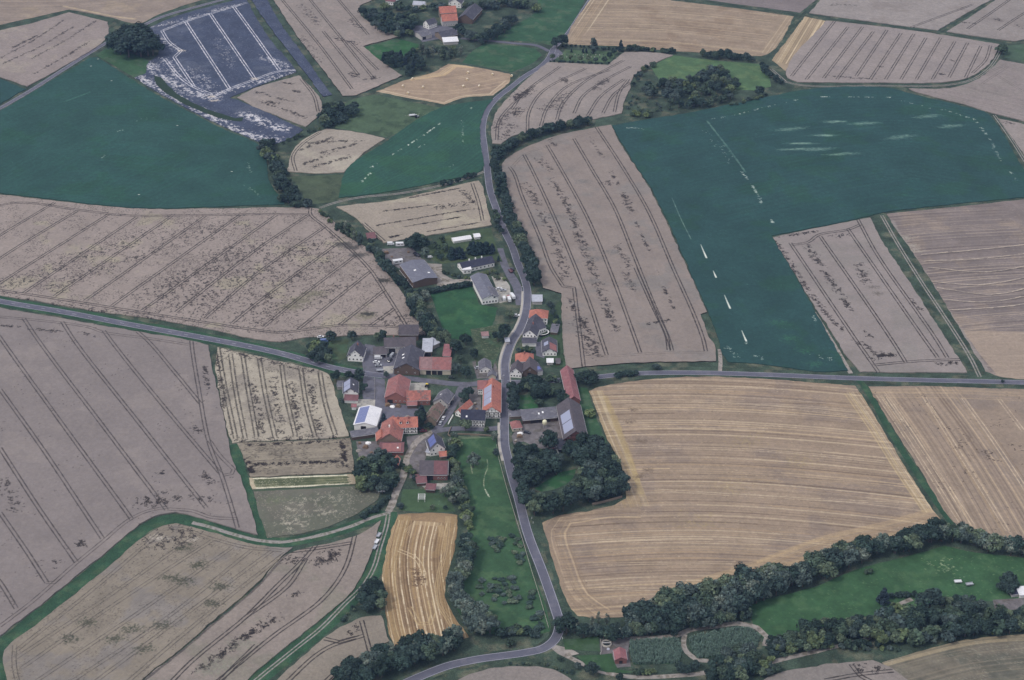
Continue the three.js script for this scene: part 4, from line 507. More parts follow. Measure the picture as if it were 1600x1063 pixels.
B({ n: 'garage', c: 'garage', l: 'low brown garage with white van parked in front', A: z1(594, 455), B: z1(712, 452), d: 9, e: 3, r: 1.4, roof: 'brown', w: 'grey', doors: [[0.1, 0.9, 2.3]] });
B({ n: 'barn', c: 'barn', l: 'big slate barn with brown timber gable on the street', A: z1(775, 600), B: z1(1000, 612), d: 23, e: 4.2, r: 4.6, k: 'z', roof: 'slate', w: 'timber', win: [['f', [5], 2, 0.8, 0.8], ['f', [1.4], 3, 0.9, 0.9]], lights: [[0, 0.4, 0.4], [0, 0.6, 0.5]] });
B({ n: 'barn', c: 'barn', l: 'red tiled barn with three dark doors beside the slate barn', A: z1(1006, 602), B: z1(1281, 606), d: 13, e: 4.2, r: 5, roof: 'red', w: 'cream', doors: [[0.2, 0.36, 3], [0.39, 0.55, 3], [0.57, 0.73, 3]], patchRoof: [0, 0.0, 0.4, 'redPale'] });
B({ n: 'shed', c: 'shed', l: 'pale metal roofed shed behind the red tiled barn', A: z1(1030, 440), B: z1(1112, 440), d: 15, e: 3.6, r: 0.8, k: 'shed', roof: 'pale', w: 'timber', doors: [[0.1, 0.9, 2.6]] });
B({ n: 'shed', c: 'shed', l: 'small pale metal lean-to beside the pale shed', A: z1(1112, 385), B: z1(1182, 352), d: 7, e: 3.2, r: 0.5, k: 'shed', roof: 'pale', w: 'grey' });
B({ n: 'shed', c: 'shed', l: 'low crimson roofed shed joined to the back of the red barn', A: z1(1212, 468), B: z1(1276, 470), d: 13, e: 2.8, r: 0.8, k: 'shed', roof: 'pink', w: 'stone' });
// western edge
B({ n: 'house', c: 'house', l: 'white house with blue panels and a red porch roof near the field', A: z1(325, 815), B: z1(455, 810), d: 13, e: 3.8, r: 3.2, k: 'z', roof: 'slate', solar: [[0, 0.1, 0.95, 0.05, 0.95, 'pale', 2]], win: [['f', [4.2], 2, 0.9, 1], ['r', [1.2], 4]], lights: [[1, 0.5, 0.5]] });
B({ n: 'porch', c: 'porch', l: 'red brown porch roof in front of the panelled white house', A: z1(332, 856), B: z1(448, 860), d: 4.4, e: 2.1, r: 1, k: 'shed', roof: 'maroon', w: 'white' });
B({ n: 'carport', c: 'carport', l: 'flat grey carport on the field side of the panelled house', A: z1(268, 738), B: z1(318, 738), d: 6, e: 2.5, r: 0.1, k: 'shed', roof: 'grey', w: 'grey' });
B({ n: 'hut', c: 'hut', l: 'tiny red and white hut above the white barn', A: z1(398, 918), B: z1(435, 918), d: 3.4, e: 2.2, r: 0.8, roof: 'pink', w: 'white' });
B({ n: 'barn', c: 'barn', l: 'bright white metal barn with blue panels and dark doorway', A: z3(420, 412), B: z3(616, 424), d: 19, e: 4, r: 2, k: 'z', roof: 'white', w: 'white', solar: [[0, 0.03, 0.98, 0.06, 0.96, 'mid', 5]], doors: [[0.3, 0.54, 3.2]] });
B({ n: 'barn', c: 'barn', l: 'large red tiled barn with half hipped gable in the grey yard', A: z1(697, 856), B: z1(888, 862), d: 21, e: 4.1, r: 4, k: 'z', roof: 'red', w: 'redBrick', doors: [[0.1, 0.35, 2.6]], win: [['f', [1.2], 3, 0.9, 0.8, 0.4, 1]] });
B({ n: 'barn', c: 'barn', l: 'rust stained red barn joined to the large red barn', A: z1(893, 880), B: z1(1098, 876), d: 10, e: 4, r: 3.8, roof: 'rust', w: 'redBrick', win: [['f', [1.4], 4, 0.9, 0.9]] });
B({ n: 'shed', c: 'shed', l: 'red lean-to below the rust stained barn', A: z1(893, 908), B: z1(978, 906), d: 5.2, e: 2.6, r: 1.2, k: 'shed', roof: 'red', w: 'timber' });
B({ n: 'house', c: 'house', l: 'grey slated house with pale gable on the village lane', A: z1(1128, 884), B: z1(1252, 908), d: 11.5, e: 3.6, r: 3.4, k: 'z', roof: 'grey', w: 'pale', win: [['f', [1], 3], ['f', [4], 1], ['r', [1.2], 3]], lights: [[0, 0.5, 0.5]] });
B({ n: 'barn', c: 'barn', l: 'mossy brown roofed barn set askew beside the village lane', A: z1(1042, 1042), B: z1(1150, 1062), d: 16, e: 3.4, r: 3.2, k: 'z', roof: 'moss', w: 'stone', patchRoof: [1, 0.02, 0.48, 'moss'] });
B({ n: 'house', c: 'house', l: 'half timbered white house with orange roof and two dormers', A: z3(752, 452), B: z3(985, 444), d: 10, e: 5, r: 4, roof: 'orange', timber: 0.8, win: [['f', [1, 3.2], 7, 0.9, 1.1]], dormers: [0.36, 0.63], chim: [[0.27], [0.68]] });
B({ n: 'barn', c: 'barn', l: 'orange red barn with broad gable joined to the dormer house', A: z3(640, 545), B: z3(836, 552), d: 19, e: 3.6, r: 5, k: 'z', roof: 'orangeOld', w: 'stone', chim: [[0.6, 0, 'white']] });
B({ n: 'barn_wing', c: 'barn', l: 'small orange wing on the field side of the broad gabled barn', A: z3(622, 545), B: z3(705, 540), d: 8, e: 3.2, r: 2.6, k: 'z', roof: 'orange', w: 'stone' });
B({ n: 'shed', c: 'shed', l: 'dark red shed roof below the broad gabled barn', A: z3(650, 640), B: z3(858, 640), d: 10, e: 2.8, r: 2.6, roof: 'maroon', w: 'brick', patchRoof: [0, 0.1, 0.9, 'red'], lights: [[0, 0.76, 0.35]] });
B({ n: 'hut', c: 'hut', l: 'little orange roofed hut beside the gravel lane', A: z3(758, 752), B: z3(812, 756), d: 7, e: 2.5, r: 2, k: 'z', roof: 'orange', w: 'dark', oh: 0.3 });
B({ n: 'shed', c: 'shed', l: 'long narrow grey shed below the white metal barn', A: z3(400, 506), B: z3(640, 470), d: 5, e: 2.6, r: 0.6, k: 'shed', roof: 'grey', w: 'timber' });
B({ n: 'house', c: 'house', l: 'white gabled house with bright blue panels by the pasture', A: z3(1096, 648), B: z3(1230, 630), d: 11, e: 4.7, r: 4.4, k: 'z', roof: 'slate', solar: [[0, 0.12, 0.9, 0.12, 0.92, 'dark', 2]], win: [['f', [0.9], 4, 1, 1.2], ['f', [3.6], 2, 1, 1.2], ['f', [6.2], 1, 0.9, 1.1], ['l', [1, 3], 3]] });
B({ n: 'porch', c: 'porch', l: 'orange lean-to roof against the blue panelled white house', A: z3(1186, 674), B: z3(1246, 669), d: 3.4, e: 2.1, r: 0.8, k: 'shed', roof: 'orange', w: 'stone' });
B({ n: 'balcony_annex', c: 'annex', l: 'small white balcony annex on the yard side of the panelled house', A: z3(1062, 640), B: z3(1092, 645), d: 6, e: 2.6, r: 0.2, k: 'shed', roof: 'pale', w: 'white' });
B({ n: 'barn', c: 'barn', l: 'brick barn with half grey half red roof below the white house', A: z3(1006, 858), B: z3(1252, 862), d: 14, e: 4, r: 5, roof: 'brown', w: 'brick', patchRoof: [0, 0.5, 1, 'maroon'], verge: true, doors: [[0.26, 0.48, 3.2]], win: [['f', [1], 3, 0.9, 1, 0.62, 0.95]] });
B({ n: 'shed', c: 'shed', l: 'red brown lean-to shed beside the brick barn doorway', A: z3(980, 916), B: z3(1066, 910), d: 7, e: 2.4, r: 0.8, k: 'shed', roof: 'maroon', w: 'timber' });
B({ n: 'shed', c: 'shed', l: 'dark flat garden shed in the brick barn apron', A: z3(1060, 972), B: z3(1140, 976), d: 5, e: 2.4, r: 0.3, k: 'shed', roof: 'maroon', w: 'darkTimber' });
// crossroads
B({ n: 'house', c: 'house', l: 'half timbered house with dark blue roof above the pasture', A: z4(118, 386), B: z4(326, 392), d: 10, e: 5.6, r: 4, roof: 'navy', timber: 0.6, win: [['f', [1, 3.6], 8, 0.9, 1.1]], lights: [[0, 0.23, 0.2]] });
B({ n: 'house', c: 'house', l: 'narrow orange roofed house set askew on the lane', A: z4(66, 284), B: z4(120, 302), d: 13, e: 2.9, r: 2.4, k: 'z', roof: 'orange', win: [['f', [0.9], 2], ['l', [1], 4]] });
B({ n: 'house', c: 'house', l: 'long orange farmhouse with pale panels and half timbered gable on the main road', A: [755, 654], B: [782, 654], d: 33, e: 4.6, r: 4, k: 'z', roof: 'orange', timber: 0.6, solar: [[0, 0.2, 0.84, 0.04, 0.93, 'pale', 3]], win: [['f', [1, 3.1], 4, 0.9, 1.1], ['f', [5.6], 1, 0.8, 0.9], ['r', [1, 3], 10]], chim: [[0.78, 0, 'white'], [0.3, 1]] });
B({ n: 'farmhouse_wing', c: 'house', l: 'red roofed cross wing behind the long orange farmhouse', A: [747, 617], B: [760, 617], d: 9, e: 4.4, r: 3.4, roof: 'red', w: 'white', win: [['f', [1, 2.8], 4, 0.9, 1]] });
B({ n: 'cottage', c: 'house', l: 'small grey cottage with white gable edge above the crossroads', A: z2(284, 590), B: z2(385, 586), d: 10, e: 2.6, r: 2.4, k: 'z', roof: 'grey', w: 'white', win: [['f', [0.8], 3]] });
B({ n: 'hut', c: 'hut', l: 'little grey hut behind the red cross wing', A: z2(362, 642), B: z2(426, 642), d: 4.5, e: 2.3, r: 1.6, k: 'z', roof: 'grey', w: 'cream' });
// east of the main road
B({ n: 'house', c: 'house', l: 'orange hipped house at the top of the eastern row', A: [827, 507], B: [855, 508], d: 10, e: 5.2, r: 4, k: 'hip', roof: 'orange', win: [['f', [1, 3.2], 5], ['l', [1, 3.2], 4]] });
B({ n: 'house', c: 'house', l: 'dark roofed house with white gable joined to the orange hipped house', A: z2(668, 293), B: z2(790, 306), d: 21, e: 4.4, r: 4, k: 'z', roof: 'slate', win: [['f', [1, 3], 4], ['f', [5.2], 1], ['l', [1, 3], 6]], chim: [[0.6, 1]] });
B({ n: 'house_wing', c: 'house', l: 'dark roofed side wing of the white gabled eastern house', A: z2(800, 250), B: z2(872, 225), d: 9, e: 4, r: 2.6, roof: 'slate', win: [['f', [1], 4]] });
B({ n: 'garage', c: 'garage', l: 'flat dark garage with white front wall on the main road', A: z2(664, 352), B: z2(788, 352), d: 6, e: 2.7, r: 0.2, k: 'shed', roof: 'slate', w: 'white' });
B({ n: 'bungalow', c: 'house', l: 'white bungalow with half grey half red roof by the wheat', A: z2(845, 437), B: z2(970, 437), d: 15, e: 3, r: 2.6, k: 'z', roof: 'slate', patchRoof: [1, 0.45, 1, 'red'], solar: [[0, 0.3, 0.6, 0.2, 0.8, 'pale']], win: [['f', [0.9], 4, 1, 1.2], ['f', [3.4], 2, 0.8, 0.9]] });
B({ n: 'house', c: 'house', l: 'bright orange hipped house in the middle of the eastern row', A: [806, 576], B: [833, 576], d: 9, e: 5.4, r: 4, k: 'hip', roof: 'orange', win: [['f', [1, 3.2], 5], ['l', [1, 3.2], 3]], chim: [[0.5]] });
B({ n: 'house', c: 'house', l: 'white gabled house with brown roof at the road junction', A: z2(553, 628), B: z2(655, 636), d: 9.5, e: 4, r: 3.6, k: 'z', roof: 'brown', win: [['f', [1], 4, 1, 1.2], ['f', [3.8], 2, 1, 1.2], ['l', [1, 2.8], 3]] });
B({ n: 'barn', c: 'barn', l: 'brown gabled barn beside the junction house', A: z2(664, 622), B: z2(796, 622), d: 12, e: 3.6, r: 4, k: 'z', roof: 'brown', w: 'timber', doors: [[0.35, 0.6, 3]], win: [['f', [4.4], 1, 0.9, 0.9]] });
B({ n: 'garage', c: 'garage', l: 'dark flat roofed garage with white side by the brown barn', A: z2(800, 616), B: z2(845, 608), d: 9, e: 3.2, r: 0.3, k: 'shed', roof: 'slate', w: 'white', solar: [[0, 0.1, 0.9, 0.2, 0.6, 'dark']] });
B({ n: 'hut', c: 'hut', l: 'pale grey roofed hut at the top of the eastern gardens', A: [832, 476], B: [847, 476], d: 8, e: 2.5, r: 0.4, k: 'shed', roof: 'pale', w: 'pale' });
B({ n: 'hut', c: 'hut', l: 'grey garden hut in the strip behind the eastern houses', A: z2(915, 245), B: z2(975, 250), d: 9, e: 2.2, r: 0.6, k: 'shed', roof: 'grey', w: 'timber' });
B({ n: 'hut', c: 'hut', l: 'white topped garden hut below the white bungalow', A: z2(885, 518), B: z2(938, 518), d: 4, e: 2, r: 0.3, k: 'shed', roof: 'white', w: 'pale' });
B({ n: 'hut', c: 'hut', l: 'brown garden hut on the wheat edge', A: z2(965, 520), B: z2(1000, 520), d: 5, e: 2, r: 0.6, roof: 'brown', w: 'timber' });
B({ n: 'barn', c: 'barn', l: 'huge brown barn with pale panels and red brick gable', A: [881, 695], B: [918, 693], d: 37, e: 4, r: 5.6, k: 'z', roof: 'brown', w: 'brick', solar: [[0, 0.33, 0.9, 0.1, 0.86, 'pale', 2]], win: [['f', [5], 2, 0.9, 0.9], ['f', [1.2], 5, 1, 1]], timber: 0.4 });
B({ n: 'barn', c: 'barn', l: 'long narrow crimson barn behind the huge brown barn', A: [887, 634], B: [906, 633], d: 36, e: 3.6, r: 3.4, k: 'z', roof: 'pink', w: 'brick' });
B({ n: 'cart_shed', c: 'shed', l: 'long open fronted grey shed closing the eastern farmyard', A: z4(668, 362), B: z4(975, 334), d: 9, e: 3, r: 1.5, k: 'shed', roof: 'grey', w: 'darkTimber', doors: [[0.22, 0.8, 2.4]], lights: [[0, 0.5, 0.4], [0, 0.62, 0.5]] });
B({ n: 'shed', c: 'shed', l: 'small grey shed between the main road and the open shed', A: z4(550, 318), B: z4(662, 312), d: 6, e: 2.4, r: 0.4, k: 'shed', roof: 'grey', w: 'stone' });
B({ n: 'cottage', c: 'house', l: 'tiny cottage with steep red roof in the eastern farmyard', A: z4(576, 428), B: z4(660, 418), d: 7, e: 2.4, r: 2.8, k: 'hip', roof: 'red', w: 'cream', win: [['f', [0.8], 2, 0.9, 1]] });
B({ n: 'shed', c: 'shed', l: 'low slate roofed shed at the foot of the huge brown barn', A: z4(985, 612), B: z4(1120, 604), d: 10, e: 2.4, r: 0.4, k: 'shed', roof: 'slate', w: 'dark' });
// northern hamlet
B({ n: 'hall', c: 'hall', l: 'wide grey machine hall beside the pale gravel drive', A: z5(492, 690), B: z5(706, 648), d: 28, e: 4.8, r: 1.6, k: 'z', roof: 'steel', w: 'timber', lights: [[1, 0.72, 0.3], [0, 0.5, 0.6]] });
B({ n: 'bungalow', c: 'house', l: 'white bungalow with dark navy roof above the long hall', A: z5(935, 556), B: z5(1214, 494), d: 10, e: 3.2, r: 2.6, roof: 'navy', win: [['f', [0.9], 8, 1.1, 1.3], ['l', [0.9], 3]], chim: [[0.3, 1, 'white'], [0.5, 1, 'white'], [0.7, 1, 'white']] });
B({ n: 'annex', c: 'annex', l: 'white square annex in front of the navy roofed bungalow', A: z5(935, 562), B: z5(1005, 556), d: 4, e: 3.4, r: 0.2, k: 'shed', roof: 'white', w: 'white', win: [['f', [0.9], 2]] });
B({ n: 'hall', c: 'hall', l: 'long pale grey hall with white gable beside the paddock', A: z5(1106, 836), B: z5(1242, 818), d: 33, e: 4.6, r: 2, k: 'z', roof: 'steel', w: 'white', win: [['f', [0.8], 5, 1.2, 1.6], ['f', [4], 1, 1.6, 1.2, 0.6, 1]] });
B({ n: 'hall_wing', c: 'hall', l: 'cross gabled grey wing on the long pale hall', A: z5(1165, 826), B: z5(1250, 815), d: 12, e: 5.2, r: 1.6, k: 'z', roof: 'grey', w: 'white', win: [['f', [3], 1, 1.8, 1.4]] });
B({ n: 'hut', c: 'hut', l: 'red brown hut beside the birches on the wheat edge', A: z5(84, 270), B: z5(156, 262), d: 7, e: 2.2, r: 0.8, k: 'shed', roof: 'maroon', w: 'darkTimber' });
B({ n: 'greenhouse', c: 'greenhouse', l: 'long white greenhouse in the orchard grass', A: z5(850, 290), B: z5(1008, 265), d: 5, e: 2, r: 1, roof: 'white', w: 'white' });
B({ n: 'hut', c: 'hut', l: 'small white hut at the end of the long greenhouse', A: z5(1040, 256), B: z5(1088, 250), d: 5, e: 2.2, r: 0.8, roof: 'white', w: 'white' });
B({ n: 'bus_shelter', c: 'shelter', l: 'small pale shelter on the village side of the main road', A: z2(514, 334), B: z2(548, 332), d: 4, e: 2.2, r: 0.3, k: 'shed', roof: 'pale', w: 'pale' });
B({ n: 'hut', c: 'hut', l: 'pink roofed garden hut at the paddock corner', A: z2(305, 282), B: z2(362, 278), d: 4, e: 2, r: 0.5, k: 'shed', roof: 'redPale', w: 'white' });
// farm on the hill
B({ n: 'barn', c: 'barn', l: 'orange roofed barn with pale wall in the hill farm', A: z6(865, 238), B: z6(1000, 228), d: 10, e: 5.4, r: 4.6, roof: 'orange', w: 'pale', win: [['f', [1], 6, 0.9, 1]] });
B({ n: 'barn', c: 'barn', l: 'rear orange barn roof of the hill farm', A: z6(846, 172), B: z6(990, 162), d: 11, e: 6, r: 4.4, roof: 'orange', w: 'stone' });
B({ n: 'barn', c: 'barn', l: 'grey roofed barn with brown gable in the hill farm', A: z6(1006, 203), B: z6(1130, 217), d: 30, e: 4.6, r: 4.6, k: 'z', roof: 'slate', w: 'timber' });
B({ n: 'house', c: 'house', l: 'white farmhouse with dark roof at the back of the hill farm', A: z6(920, 64), B: z6(1030, 74), d: 11, e: 5, r: 4, k: 'z', roof: 'slate', win: [['f', [1, 3.4], 3], ['r', [1, 3.4], 4]] });
B({ n: 'house', c: 'house', l: 'small white house with dark roof beside the orange barns', A: z6(744, 264), B: z6(816, 240), d: 8, e: 4.6, r: 3.4, roof: 'slate', win: [['f', [1, 2.8], 4], ['l', [1, 3], 2]] });
B({ n: 'shed', c: 'shed', l: 'grey roofed shed in front of the small white hill house', A: z6(680, 360), B: z6(772, 337), d: 13, e: 3.6, r: 1.8, roof: 'grey', w: 'pale', doors: [[0.1, 0.4, 2.8]] });
B({ n: 'shed', c: 'shed', l: 'dark roofed shed in the hill farm yard', A: z6(862, 368), B: z6(1002, 338), d: 14, e: 3.6, r: 3, roof: 'slate', w: 'stone' });
B({ n: 'shed', c: 'shed', l: 'white roofed open shed at the front of the hill farm', A: z6(876, 402), B: z6(1006, 394), d: 9, e: 2.8, r: 0.8, k: 'shed', roof: 'white', w: 'pale' });
B({ n: 'house', c: 'house', l: 'white house with red brown roof among the hilltop trees', A: z6(358, 42), B: z6(442, 50), d: 11, e: 4, r: 3.4, roof: 'maroon', win: [['f', [1], 4]] });
B({ n: 'house', c: 'house', l: 'white house with pale blue roof among the hilltop trees', A: z6(600, 70), B: z6(700, 77), d: 9, e: 3.4, r: 2, roof: 'pale', win: [['f', [1], 4]] });
B({ n: 'plant_shed', c: 'shed', l: 'small crimson roofed brick shed at the treatment plant', A: [961.2, 1038], B: [979, 1037.4], d: 7.4, e: 2.8, r: 1.7, k: 'z', roof: 'pink', w: 'brick', doors: [[0.35, 0.65, 2.1]], oh: 0.35 });
B({ n: 'meadow_hut', c: 'hut', l: 'blue roofed hut on the southeastern meadow', A: [1581, 934], B: [1591, 933], d: 4, e: 2.2, r: 0.4, k: 'shed', roof: 'navy', w: 'pale' });
B({ n: 'meadow_hut', c: 'hut', l: 'white topped hut on the southeastern meadow', A: [1593, 935], B: [1612, 934], d: 6, e: 2.2, r: 0.5, k: 'shed', roof: 'white', w: 'white' });
// ---------------------------------------------------------------- trees and shrubs
function crownGeo({ h, r, y0, lobes, quads, size, shape = 'round', lr = 0.46 }) {
  const C = [], pos = [], nor = [], col = [], idx = [];
  for (let i = 0; i < lobes; i++) {
    let c, R0;
    if (shape === 'cone') { const t = Math.pow(rnd(), 0.8), a = rnd() * 6.283, rad = r * (1 - t) * 0.72; c = v3(Math.cos(a) * rad, y0 + (h - y0) * t * 0.95, Math.sin(a) * rad); R0 = r * (0.2 + 0.28 * (1 - t)); }
    else if (shape === 'tall') { const t = (i + rnd()) / lobes, a = rnd() * 6.283, k = Math.sin(Math.PI * Math.min(0.97, 0.12 + t * 0.86)); c = v3(Math.cos(a) * r * 0.55 * k, y0 + (h - y0) * t * 0.93, Math.sin(a) * r * 0.55 * k); R0 = r * lr * rr(0.7, 1.1); }
    else { const a = rnd() * 6.283, t = i / lobes, ph = Math.asin(Math.min(1, -0.35 + 1.35 * t)), hh = (h - y0) / 2, k = rr(0.42, 0.8); c = v3(Math.cos(a) * Math.cos(ph) * r * k, y0 + hh + Math.sin(ph) * hh * k, Math.sin(a) * Math.cos(ph) * r * k); R0 = Math.min(r, hh) * lr * rr(0.55, 1.25); }
    C.push([c, R0, rr(0.72, 1.32)]);
  }
  for (let i = 0; i < quads; i++) {
    const [c, R0, tone] = C[i % lobes], z = rr(-0.75, 1), a = rnd() * 6.283, q = Math.sqrt(1 - z * z), dir = v3(q * Math.cos(a), z, q * Math.sin(a)), p = c.clone().addScaledVector(dir, R0 * rr(0.72, 1.08));
    const n = dir.clone().add(v3(gauss(), gauss() + 0.3, gauss()).multiplyScalar(0.55)).normalize(), t = v3(gauss(), gauss(), gauss()).cross(n).normalize(), b = n.clone().cross(t), s = size * rr(0.6, 1.3), k = pos.length / 3, g = tone * rr(0.6, 1.42), w = rr(-0.07, 0.07);
    for (const [x, y] of [[-0.5, -0.35], [0.5, -0.5], [0.42, 0.45], [-0.4, 0.5]]) { const v = p.clone().addScaledVector(t, x * s * rr(0.8, 1.2)).addScaledVector(b, y * s * rr(0.8, 1.2)); pos.push(v.x, v.y, v.z); nor.push(n.x, n.y, n.z); col.push(g * (1 + w), g, g * (1 - w)); }
    idx.push(k, k + 1, k + 2, k, k + 2, k + 3);
  }
  return buf(pos, nor, null, idx, col);
}
function trunkGeo(h, rad, top, limbs, reach) {
  const gs = [], seg = (p, q, a, b) => { const d = q.clone().sub(p), g = new THREE.CylinderGeometry(b, a, d.length(), 6, 1, true); g.translate(0, d.length() / 2, 0); g.applyQuaternion(new THREE.Quaternion().setFromUnitVectors(v3(0, 1, 0), d.normalize())); g.translate(p.x, p.y, p.z); gs.push(g); };
  const mid = v3(gauss() * 0.15, h * 0.5, gauss() * 0.15), tip = v3(gauss() * 0.3, top, gauss() * 0.3); seg(v3(0, -0.15, 0), mid, rad, rad * 0.72); seg(mid, tip, rad * 0.72, rad * 0.2);
  for (let i = 0; i < limbs; i++) { const t = rr(0.3, 0.85), p = t < 0.5 ? v3(0, 0, 0).lerp(mid, t * 2) : mid.clone().lerp(tip, (t - 0.5) * 2), a = i / limbs * 6.283 + rr(-0.5, 0.5); seg(p, p.clone().add(v3(Math.cos(a) * reach * rr(0.6, 1), reach * rr(0.4, 0.9), Math.sin(a) * reach * rr(0.6, 1))), rad * 0.4, rad * 0.12); }
  return mergeGeometries(gs);
}
const leaf = (c) => new THREE.MeshPhysicalMaterial({ color: lin(c), vertexColors: true, roughness: 0.8, specularIntensity: 0.35 }), barkM = S({ color: lin([92, 84, 78]) });
const L = { a: [leaf([70, 86, 72]), leaf([92, 106, 86]), leaf([56, 74, 68]), leaf([76, 90, 86])], willow: [leaf([108, 118, 108]), leaf([92, 106, 98])], con: [leaf([48, 62, 70]), leaf([46, 64, 64])], bush: [leaf([70, 86, 70]), leaf([60, 76, 64]), leaf([92, 106, 76]), leaf([66, 80, 78])], lime: [leaf([100, 114, 78])], dark: [leaf([46, 62, 56]), leaf([56, 72, 68])] };
const PROTO = { tree: [], willow: [], con: [], bush: [], tall: [], sparse: [] };
for (let i = 0; i < 9; i++) { const r = rr(3.6, 4.6); PROTO.tree.push([9, crownGeo({ h: 9, r, y0: rr(1.2, 2), lobes: 13 + (rnd() * 10 | 0), quads: 1700, size: 0.66 }), trunkGeo(9, 0.3, 7, 6, 2.4)]); }
for (let i = 0; i < 4; i++) PROTO.willow.push([9, crownGeo({ h: 9, r: rr(3.4, 4.2), y0: 0.8, lobes: 26, quads: 1700, size: 0.55, lr: 0.34 }), trunkGeo(9, 0.32, 6.5, 6, 2.2)]);
for (let i = 0; i < 3; i++) PROTO.con.push([9, crownGeo({ h: 9, r: 2.6, y0: 0.5, lobes: 42, quads: 1300, size: 0.55, shape: 'cone' }), trunkGeo(9, 0.22, 8.4, 4, 0.8)]);
for (let i = 0; i < 6; i++) PROTO.bush.push([4, crownGeo({ h: 4, r: rr(2, 2.6), y0: 0.1, lobes: 10 + (rnd() * 5 | 0), quads: 620, size: 0.58, lr: 0.5 }), trunkGeo(3, 0.12, 2.6, 4, 1)]);
for (let i = 0; i < 3; i++) PROTO.tall.push([12, crownGeo({ h: 12, r: 2.5, y0: 1.4, lobes: 22, quads: 1300, size: 0.6, shape: 'tall', lr: 0.5 }), trunkGeo(12, 0.28, 11, 5, 1.4)]);
for (let i = 0; i < 3; i++) PROTO.sparse.push([12, crownGeo({ h: 12, r: 2.6, y0: 3, lobes: 18, quads: 420, size: 0.5, shape: 'tall', lr: 0.45 }), trunkGeo(12, 0.22, 11.4, 9, 2)]);
const KINDS = { tree: ['broadleaf_tree', 'tree', 'tree', 'a'], dark: ['dense_tree', 'tree', 'tree', 'dark'], willow: ['willow_tree', 'tree', 'willow', 'willow'], con: ['conifer_tree', 'conifer', 'con', 'con'], bush: ['shrub', 'shrub', 'bush', 'bush'], tall: ['slender_tree', 'tree', 'tall', 'a'], sparse: ['bare_tree', 'tree', 'sparse', 'willow'], lime: ['yellow_green_shrub', 'shrub', 'bush', 'lime'], thicket: ['thicket_shrub', 'shrub', 'bush', 'dark'], hedge: ['hedge_shrub', 'shrub', 'bush', 'dark'], scrub: ['scrub_shrub', 'shrub', 'bush', 'a'] };
const TONE = { a: ['mid green', 'light green', 'deep green', 'blue green'], dark: ['dark green', 'dark blue green'], willow: ['pale grey', 'grey green'], con: ['dark blue', 'dark green'], bush: ['mid green', 'deep green', 'light green', 'blue green'], lime: ['yellow green'] };
const NOUN = { tree: 'leafy tree', dark: 'dense tree', willow: 'willow like tree', con: 'conifer', bush: 'shrub', tall: 'slender tree', sparse: 'thin bare tree', lime: 'shrub', thicket: 'thicket shrub', hedge: 'hedge shrub', scrub: 'scrub bush' };
const OTHER = { broadleaf_tree: ['broadleaf_tree', 'broadleaf_tree', 'deep_green_tree', 'deep_green_tree'], dense_tree: ['dense_tree', 'dark_leaved_tree'] };
const treeCount = {};
function plant(kind, foot, h, label, group, wide = 1, at = null, size = null) {
  const [name0, cat, proto, pal] = KINDS[kind], list = PROTO[proto], [H, crown, trunk] = list[rnd() * list.length | 0], mats = L[pal], mi = rnd() * mats.length | 0, name = OTHER[name0]?.[mi] ?? name0, g = new THREE.Group(), s = h / H, p = at ?? G(...foot);
  g.name = numbered(name); g.position.set(p.x ?? p[0], 0, p.z ?? p[1]); g.rotation.y = rnd() * 6.283; g.scale.set(s * wide * rr(0.9, 1.1), s, s * wide * rr(0.9, 1.1));
  if (size) { const w = size + ' ' + TONE[pal][mi] + ' ' + NOUN[kind]; label = w + ' in the ' + label; group += ': ' + w; }
  mesh('trunk', trunk, barkM, g); mesh('crown', crown, mats[mi], g); scene.add(g); tag(g, label, cat, group); treeCount[name] = (treeCount[name] ?? 0) + 1;
}
function pick(mix) { const k = mix.split(' '); return k[rnd() * k.length | 0]; }
const sized = (mix, h0, h1, label, group, wide, p) => { const t = rnd(); plant(pick(mix), null, (h0 + (h1 - h0) * t) * 1.12, label, group, wide * 1.1, p, t < 0.33 ? 'lower' : t < 0.67 ? 'middling' : 'taller'); };
function belt(s, n, spread, [h0, h1], mix, label, group, wide = 1) {       // along a line, spread metres to either side
  const l = outline(V(s), 1.5, 0, false); for (let i = 0; i < n; i++) { const p = l[Math.min(l.length - 1, (i + rr(0.15, 0.85)) / n * l.length | 0)]; sized(mix, h0, h1, label, group, wide, [p[0] + gauss() * spread, p[1] + gauss() * spread]); }
}
function inside(p, poly) { let c = false; for (let i = 0, j = poly.length - 1; i < poly.length; j = i++) if ((poly[i][1] > p[1]) !== (poly[j][1] > p[1]) && p[0] < (poly[j][0] - poly[i][0]) * (p[1] - poly[i][1]) / (poly[j][1] - poly[i][1]) + poly[i][0]) c = !c; return c; }
function wood(s, n, [h0, h1], mix, label, group, wide = 1) {               // spread over an area, well spaced
  const poly = V(s), xs = poly.map((p) => p[0]), zs = poly.map((p) => p[1]), pts = [], X0 = Math.min(...xs), X1 = Math.max(...xs), Z0 = Math.min(...zs), Z1 = Math.max(...zs);
  while (pts.length < n) { let best = null, bd = -1; for (let t = 0; t < 12; t++) { const p = [rr(X0, X1), rr(Z0, Z1)]; if (!inside(p, poly)) continue; const d = Math.min(1e9, ...pts.map((q) => Math.hypot(q[0] - p[0], q[1] - p[1]))); if (d > bd) { bd = d; best = p; } } if (best) pts.push(best); }
  for (const p of pts) sized(mix, h0, h1, label, group, wide, p);
}
